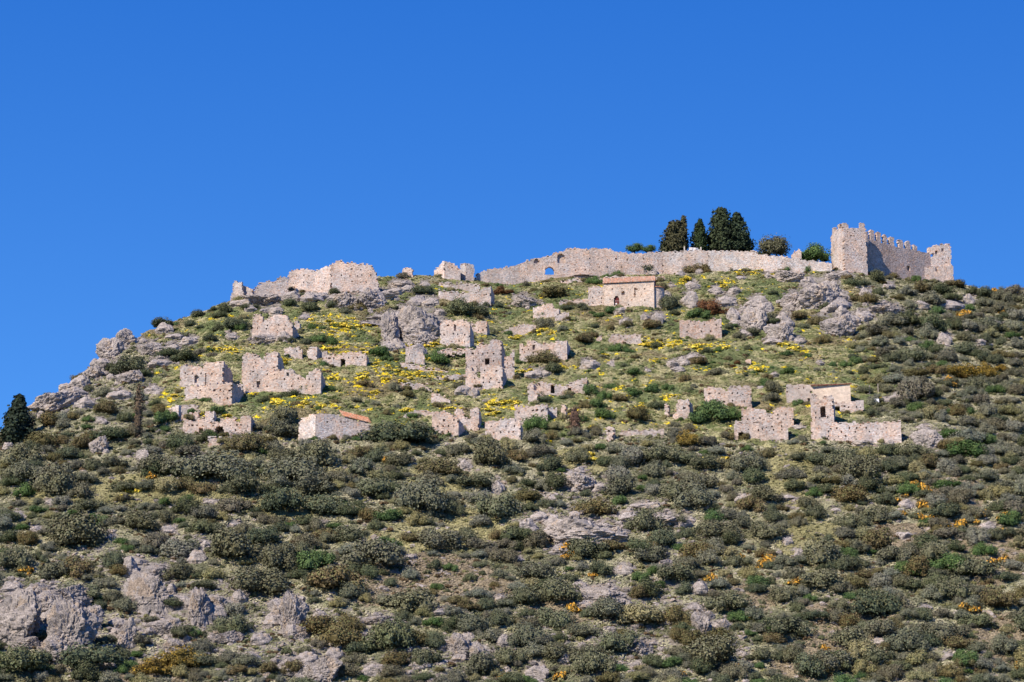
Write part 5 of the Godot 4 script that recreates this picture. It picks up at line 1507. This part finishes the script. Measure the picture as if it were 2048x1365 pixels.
func build_cover() -> void:
	var blades := leaf_paint()
	var grass := []
	var grass_tone := []
	var herb := []
	var herb_tone := []
	var stones := []
	var stone_tone := []
	var r := RandomNumberGenerator.new()
	r.seed = 77
	var n := 0
	while n < 375000:
		n += 1
		var d := 262.0 + 236.0 * pow(r.randf(), 0.85)
		var x := (r.randf() - 0.5) * 0.58 * d
		var ridge := ridge_at(x)
		if d > ridge.x + 4.0:
			continue
		var p := Vector3(x, height(x, d), -d)
		var q := seen_at(p)
		var blocked := stony(q.x, q.y)
		var g := glade(q.x, q.y)
		var n1 := noise_wide.get_noise_2d(p.x * 4.0, p.z * 4.0)
		var n2 := noise_fine.get_noise_2d(p.x * 2.0 + 40.0, p.z * 2.0)
		var turn := Basis(Vector3(1, 0, 0), deg_to_rad(24.0 + 14.0 * r.randf())) * Basis(Vector3(0, 1, 0), r.randf() * TAU)  # cushions lie on the slope
		var m := 0.72 + 0.5 * r.randf()
		if in_meadow(q.x, q.y) > 0.5:
			if blocked > 0.3 or n2 < -0.38:
				if r.randf() < 0.3:
					var s := 0.1 + 0.4 * r.randf() * r.randf()
					stones.append(Transform3D(turn.scaled(Vector3(s, s * 0.7, s)), p))
					stone_tone.append(Color(m, m, m))
				continue
			var s := 0.55 + 0.75 * r.randf()
			var col := Color(0.18, 0.197, 0.08).lerp(Color(0.40, 0.37, 0.20), clampf(n2 * 2.8 + 0.45, 0, 1))
			if n1 > 0.12:
				col = col.lerp(Color(0.13, 0.168, 0.068), clampf((n1 - 0.1) * 4.0, 0, 0.85))
			elif n1 < -0.22:
				col = col.lerp(Color(0.22, 0.175, 0.10), clampf((-n1 - 0.2) * 4.0, 0, 0.7))
			if r.randf() < 0.02 + 0.16 * flowering(q.x, q.y):
				col = Color(0.80, 0.62, 0.03)
			grass.append(Transform3D(turn * Basis.from_scale(Vector3(s * 1.3, s * (0.4 + 0.6 * r.randf()), s * 1.3)), p))
			grass_tone.append(Color(col.r * m, col.g * m, col.b * m))
		else:
			var bare: bool = g.x > 0.15 and g.y > 1.5
			if blocked > 0.2 or bare or n2 < -0.2:
				if r.randf() < 0.3:
					var s := 0.1 + 0.6 * r.randf() * r.randf() * r.randf()
					stones.append(Transform3D(turn.scaled(Vector3(s * 1.2, s * 0.7, s)), p))
					stone_tone.append(Color(m, m, m))
				if blocked > 0.5 or r.randf() < 0.75:
					continue
			var s := 0.45 + 0.65 * r.randf()
			var col := Color(0.23, 0.235, 0.13).lerp(Color(0.45, 0.42, 0.28), clampf(n2 * 2.0 + 0.5, 0, 1))
			if n1 > 0.15:
				col = col.lerp(Color(0.13, 0.14, 0.08), 0.7)
			if g.x > 0.1 and g.y == 1:
				col = col.lerp(Color(0.32, 0.255, 0.175), 0.8)
			elif g.x > 0.1 and g.y == 0:
				col = col.lerp(Color(0.36, 0.33, 0.15), 0.7)
			herb.append(Transform3D(turn * Basis.from_scale(Vector3(s * 1.2, s * (0.5 + 0.6 * r.randf()), s * 1.2)), p))
			herb_tone.append(Color(col.r * m, col.g * m, col.b * m))
	n = 0
	while n < 60000:
		n += 1
		var d := 262.0 + 200.0 * r.randf()
		var x := (r.randf() - 0.5) * 0.48 * d
		if d > ridge_at(x).x - 2.0:
			continue
		var p := Vector3(x, height(x, d), -d)
		var q := seen_at(p)
		var g := glade(q.x, q.y)
		var where := noise_fine.get_noise_2d(x * 0.9 + 700.0, d * 0.9) + (0.25 if g.x > 0.1 and g.y == 2 else 0.0) + 0.35 * stony(q.x, q.y)
		if where < (0.5 if in_meadow(q.x, q.y) > 0.5 else 0.2):
			continue
		var s := 0.12 + 0.62 * r.randf() * r.randf()
		var m := 1.0 + 0.5 * r.randf()
		stones.append(Transform3D(Basis.from_euler(Vector3(0.5, r.randf() * TAU, r.randf() - 0.5)) * Basis.from_scale(Vector3(s * 1.2, s * (0.5 + 0.4 * r.randf()), s)), p))
		stone_tone.append(Color(m, m, m))
	for f in wall_feet:
		var a: Vector3 = f[0]
		var b: Vector3 = f[1]
		for k in int(a.distance_to(b) * 5.0):
			var p: Vector3 = a.lerp(b, r.randf()) + f[2] * (0.1 + 2.2 * r.randf() * r.randf())
			p.y = height(p.x, -p.z)
			var s := 0.1 + 0.4 * r.randf() * r.randf()
			var m := 0.9 + 0.5 * r.randf()
			stones.append(Transform3D(Basis(Vector3(0, 1, 0), r.randf() * TAU).scaled(Vector3(s * 1.2, s * 0.8, s)), p))
			stone_tone.append(Color(m * 1.12, m, m * 0.94))
	# small plants too many to count
	var low := []
	var low_tone := []
	n = 0
	while n < 50000:
		n += 1
		var d := 262.0 + 236.0 * pow(r.randf(), 0.85)
		var x := (r.randf() - 0.5) * 0.58 * d
		if d > ridge_at(x).x + 1.0:
			continue
		var p := Vector3(x, height(x, d), -d)
		var q := seen_at(p)
		var here := noise_fine.get_noise_2d(x * 0.8 + 300.0, d * 0.8)
		var meadow := in_meadow(q.x, q.y) > 0.5
		if stony(q.x, q.y) > 0.45 or here < (-0.05 if meadow else -0.22):
			continue
		var pick := r.randf() + here * 0.5
		var col: Color
		if meadow:
			col = Color(0.16, 0.19, 0.07) if pick < 0.42 else Color(0.25, 0.24, 0.10) if pick < 0.74 else Color(0.085, 0.115, 0.046) if pick < 0.88 else Color(0.16, 0.115, 0.065)
		else:
			col = Color(0.24, 0.235, 0.11) if pick < 0.4 else Color(0.14, 0.145, 0.085) if pick < 0.68 else Color(0.10, 0.112, 0.06) if pick < 0.88 else Color(0.15, 0.105, 0.06)
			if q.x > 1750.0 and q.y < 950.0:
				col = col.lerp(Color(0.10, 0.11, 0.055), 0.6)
		var s := 0.25 + 0.5 * r.randf() * r.randf() + (0.12 if here > 0.2 else 0.0)
		var m := 0.8 + 0.4 * r.randf()
		low.append(Transform3D(Basis(Vector3(0, 1, 0), r.randf() * TAU) * Basis.from_scale(Vector3(s, s * (0.8 + 0.5 * r.randf()), s)), p))
		low_tone.append(Color(col.r * m, col.g * m, col.b * m))
	tag(scatter("low_plants", shrub_mesh(401, Color(1, 1, 1), Color(1.25, 1.2, 1.15), 4, 190, 0.2, 0.9, 0.3, blades), low, low_tone), "small low plants and seedlings dotted over the slope", "undergrowth", "", "stuff")
	var o := scatter("grass", tuft_mesh(3, 30, 0.12, blades), grass, grass_tone)
	tag(o, "tall spring meadow grass between the ruins", "grass", "", "stuff")
	o = scatter("undergrowth", tuft_mesh(8, 22, 0.11, blades), herb, herb_tone)
	tag(o, "low dry herbs and grass between the shrubs", "undergrowth", "", "stuff")
	o = scatter("rubble", rock_mesh(31, 7, 5, 0.1, rock_material), stones, stone_tone)
	tag(o, "loose grey limestone scree on the slope", "scree", "", "stuff")
	print("grass ", grass.size(), " herb ", herb.size(), " stones ", stones.size())

# ---------------------------------------------------------------- trees
func stick(v: PackedVector3Array, n: PackedVector3Array, c: PackedColorArray, a: Vector3, b: Vector3, ra: float, rb: float, color: Color) -> void:
	var axis := (b - a).normalized()
	var s := axis.cross(Vector3(0.3, 0.2, 1)).normalized()
	var t := axis.cross(s)
	for i in 6:
		var p := s * cos(TAU * i / 6) + t * sin(TAU * i / 6)
		var q := s * cos(TAU * (i + 1) / 6) + t * sin(TAU * (i + 1) / 6)
		quad(v, n, c, a + p * ra, a + q * ra, b + q * rb, b + p * rb, p + q, color)

# a conifer h metres high; profile gives its half breadth from foot to tip
func conifer(h: float, profile: Curve, leaves: int, size: float, tint: Color, ragged: float, seed_of: int) -> ArrayMesh:
	var r := RandomNumberGenerator.new()
	r.seed = seed_of
	var v := PackedVector3Array()
	var n := PackedVector3Array()
	var c := PackedColorArray()
	var boughs := []
	for k in 54:
		var t := 0.03 + 0.95 * (k + r.randf()) / 54.0
		var a := k * 2.4 + r.randf()
		var w := profile.sample(t) * (1.0 - ragged * r.randf())
		var out := 0.62 + ragged * 0.75 * r.randf()
		boughs.append([Vector3(cos(a) * w * out, t * h, sin(a) * w * out), w * (0.40 - 0.22 * ragged) + 0.26])
	for j in 12:
		for i in 9:
			var p := []
			for q in [[i, j], [i + 1, j], [i + 1, j + 1], [i, j + 1]]:
				var a: float = TAU * (q[0] % 9) / 9.0
				var t: float = q[1] / 12.0
				var w := profile.sample(t) * (0.52 + 0.3 * jit(q[0] % 9, q[1], seed_of))
				p.append(Vector3(cos(a) * w, (0.04 + t * 0.93) * h, sin(a) * w))
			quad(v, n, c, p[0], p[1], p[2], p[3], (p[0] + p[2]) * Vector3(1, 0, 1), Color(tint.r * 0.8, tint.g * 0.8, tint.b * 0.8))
	for k in leaves:
		var b: Array = boughs[r.randi() % boughs.size()]
		var d := Vector3(r.randf() * 2 - 1, r.randf() * 2 - 0.8, r.randf() * 2 - 1).normalized()
		var at: Vector3 = b[0] + d * b[1] * Vector3(1, 1.15, 1) * (0.6 + 0.5 * r.randf() + (0.7 * r.randf() if r.randf() < 0.14 * (1.0 + ragged) else 0.0))
		var m := 0.6 + 0.8 * r.randf()
		leaf(v, n, c, at, (d + Vector3(at.x, 0.4, at.z).normalized()).normalized(), size * (0.7 + 0.6 * r.randf()), Color(tint.r * m, tint.g * m, tint.b * m), r)
	return mesh_of(v, n, c, PackedInt32Array(), leaf_material)

func tree_at(called: String, label: String, category: String, foot: Vector3, h: float, widths: Array, leaves: int, size: float, tint: Color, ragged: float, seed_of: int, group := "") -> Node3D:
	var o := thing(called, label, category, foot, group)
	var curve := Curve.new()
	curve.max_value = 10.0
	for p in widths:
		curve.add_point(Vector2(p[0], p[1]))
	part("crown", conifer(h, curve, leaves, size, tint, ragged, seed_of), null, o)
	var v := PackedVector3Array()
	var n := PackedVector3Array()
	var c := PackedColorArray()
	stick(v, n, c, Vector3(0, -0.8, 0), Vector3(0, h * 0.75, 0), 0.26, 0.08, Color(0.12, 0.09, 0.07))
	part("trunk", mesh_of(v, n, c), stone_material, o)
	return o

func build_trees() -> void:
	var dark := Color(0.050, 0.066, 0.036)
	var warm := Color(0.078, 0.078, 0.043)
	var deep := Color(0.043, 0.061, 0.037)
	var m := 483.0 / FOCAL
	# [u, foot, height px, half widths from foot to tip as shares of px]
	var px := func(list: Array) -> Array:
		var out := []
		for p in list:
			out.append([p[0], p[1] * m])
		return out
	tree_at("cypress", "broad rounded cypress, the bushiest of the dark trees on the rampart terrace", "cypress", at_depth(1350, 505, 486), 66 * m, px.call([[0, 24], [0.25, 31], [0.5, 29], [0.75, 20], [0.92, 12], [1, 4]]), 2600, 0.42, warm, 0.35, 11, "cypresses on the rampart terrace")
	tree_at("cypress", "skirt of low dark cypress boughs at the outer end of the terrace trees", "cypress", at_depth(1334, 505, 487), 26 * m, px.call([[0, 14], [0.5, 15], [1, 4]]), 900, 0.42, dark, 0.4, 12, "cypresses on the rampart terrace")
	tree_at("cypress", "slim finger shaped cypress rising behind the bushiest dark tree", "cypress", at_depth(1368, 505, 488), 79 * m, px.call([[0, 8], [0.4, 9], [0.8, 6], [1, 1.5]]), 1500, 0.36, warm, 0.2, 13, "cypresses on the rampart terrace")
	tree_at("cypress", "smooth cone shaped cypress standing alone between the two larger groups", "cypress", at_depth(1402, 504, 485), 70 * m, px.call([[0, 9], [0.3, 11], [0.6, 9], [0.85, 5], [1, 1.5]]), 1900, 0.34, Color(0.042, 0.064, 0.030), 0.15, 14, "cypresses on the rampart terrace")
	tree_at("cypress", "ragged dark cypress right behind the smooth cone shaped one", "cypress", at_depth(1398, 504, 489), 63 * m, px.call([[0, 18], [0.35, 19], [0.7, 12], [0.9, 7], [1, 2]]), 1800, 0.42, deep, 0.4, 15, "cypresses on the rampart terrace")
	tree_at("cypress", "tallest and widest dark cypress with a blunt top", "cypress", at_depth(1444, 505, 486), 94 * m, px.call([[0, 31], [0.3, 32], [0.6, 26], [0.8, 20], [0.93, 14], [1, 5]]), 3200, 0.44, dark, 0.35, 16, "cypresses on the rampart terrace")
	tree_at("cypress", "pointed dark cypress leaning against the tallest one on its shaded side", "cypress", at_depth(1476, 505, 487), 86 * m, px.call([[0, 36], [0.2, 37], [0.45, 28], [0.7, 17], [0.9, 8], [1, 2]]), 3000, 0.44, deep, 0.4, 17, "cypresses on the rampart terrace")
	tree_at("cypress", "low dark cypress filling the gap between the cone shaped tree and the tallest", "cypress", at_depth(1424, 505, 488), 40 * m, px.call([[0, 12], [0.5, 12], [1, 3]]), 900, 0.42, deep, 0.4, 18, "cypresses on the rampart terrace")
	tree_at("cypress", "low dark cypress bough mass at the shaded end of the terrace trees", "cypress", at_depth(1494, 505, 487), 32 * m, px.call([[0, 13], [0.5, 13], [1, 4]]), 900, 0.42, deep, 0.4, 19, "cypresses on the rampart terrace")
	for t in [["rounded green tree crown peeping over the rampart before the cypresses", 1270, 508, 36, "fresh"], ["smaller green tree crown beside the first one over the rampart", 1298, 508, 30, "fresh"], ["grey olive round tree crown over the rampart between cypresses and keep", 1553, 516, 62, "olive"], ["bright green tree crown over the rampart beside the castle keep", 1628, 526, 62, "fresh"]]:
		var o := thing("terrace_tree", t[0], "tree", at_depth(t[1], t[2], 487))
		var s: float = t[3] * m * 0.62
		var crown := part("crown", plant_meshes[t[4]][2 if t[4] == "olive" else 4 if t[1] > 1600 else 1], null, o)
		crown.scale = Vector3(s, s * 0.95, s)
		crown.position = Vector3(0, 0.1, 0)
		var v := PackedVector3Array()
		var n := PackedVector3Array()
		var c := PackedColorArray()
		stick(v, n, c, Vector3(0, -2, 0), Vector3(0, s * 0.6, 0), 0.16, 0.08, Color(0.12, 0.09, 0.07))
		part("trunk", mesh_of(v, n, c), stone_material, o)
	ruin("wall_stub", "pointed grey stump of wall between the two tree crowns beside the keep", "the pointed stump", "ruined wall", [{"top": [[1583, 512], [1590, 503], [1598, 498], [1603, 502]], "vb": 516, "depth": 484.0, "yaw": 5}])
	# the dark pine at the western border and the bare brown cypress
	var foot := hit(34, 886)
	tree_at("pine_tree", "dark conical pine at the western edge of the slope against the sky", "pine", foot, metres(foot, 98), [[0, metres(foot, 34)], [0.2, metres(foot, 40)], [0.45, metres(foot, 30)], [0.7, metres(foot, 18)], [0.9, metres(foot, 10)], [1, metres(foot, 2)]], 3600, 0.42, Color(0.036, 0.050, 0.034), 0.45, 21)
	foot = hit(274, 876)
	tree_at("bare_cypress", "dead brown slender cypress standing alone on the western slope", "cypress", foot, metres(foot, 112), [[0, metres(foot, 7)], [0.3, metres(foot, 12)], [0.6, metres(foot, 11)], [0.85, metres(foot, 6)], [1, metres(foot, 1.5)]], 900, 0.22, Color(0.15, 0.115, 0.08), 0.5, 22)
	foot = hit(1150, 872)
	tree_at("bare_tree", "bare reddish brown small tree beside the leaning masonry tooth", "tree", foot, metres(foot, 58), [[0, metres(foot, 4)], [0.35, metres(foot, 14)], [0.7, metres(foot, 18)], [1, metres(foot, 6)]], 800, 0.2, Color(0.17, 0.11, 0.08), 0.5, 23)
	for t in [[2004, 592, 26, "sparse tall bush on the skyline beyond the castle, the larger of two"], [2030, 600, 20, "sparse tall bush on the skyline beyond the castle, the smaller of two"]]:
		foot = at_depth(t[0], t[1], 500)
		var o := whole("skyline_bush", plant_meshes["olive"][3], null, foot)
		var s := metres(foot, t[2] * 0.5)
		o.scale = Vector3(s * 0.8, s * 1.5, s * 0.8)
		tag(o, t[3], "shrub")
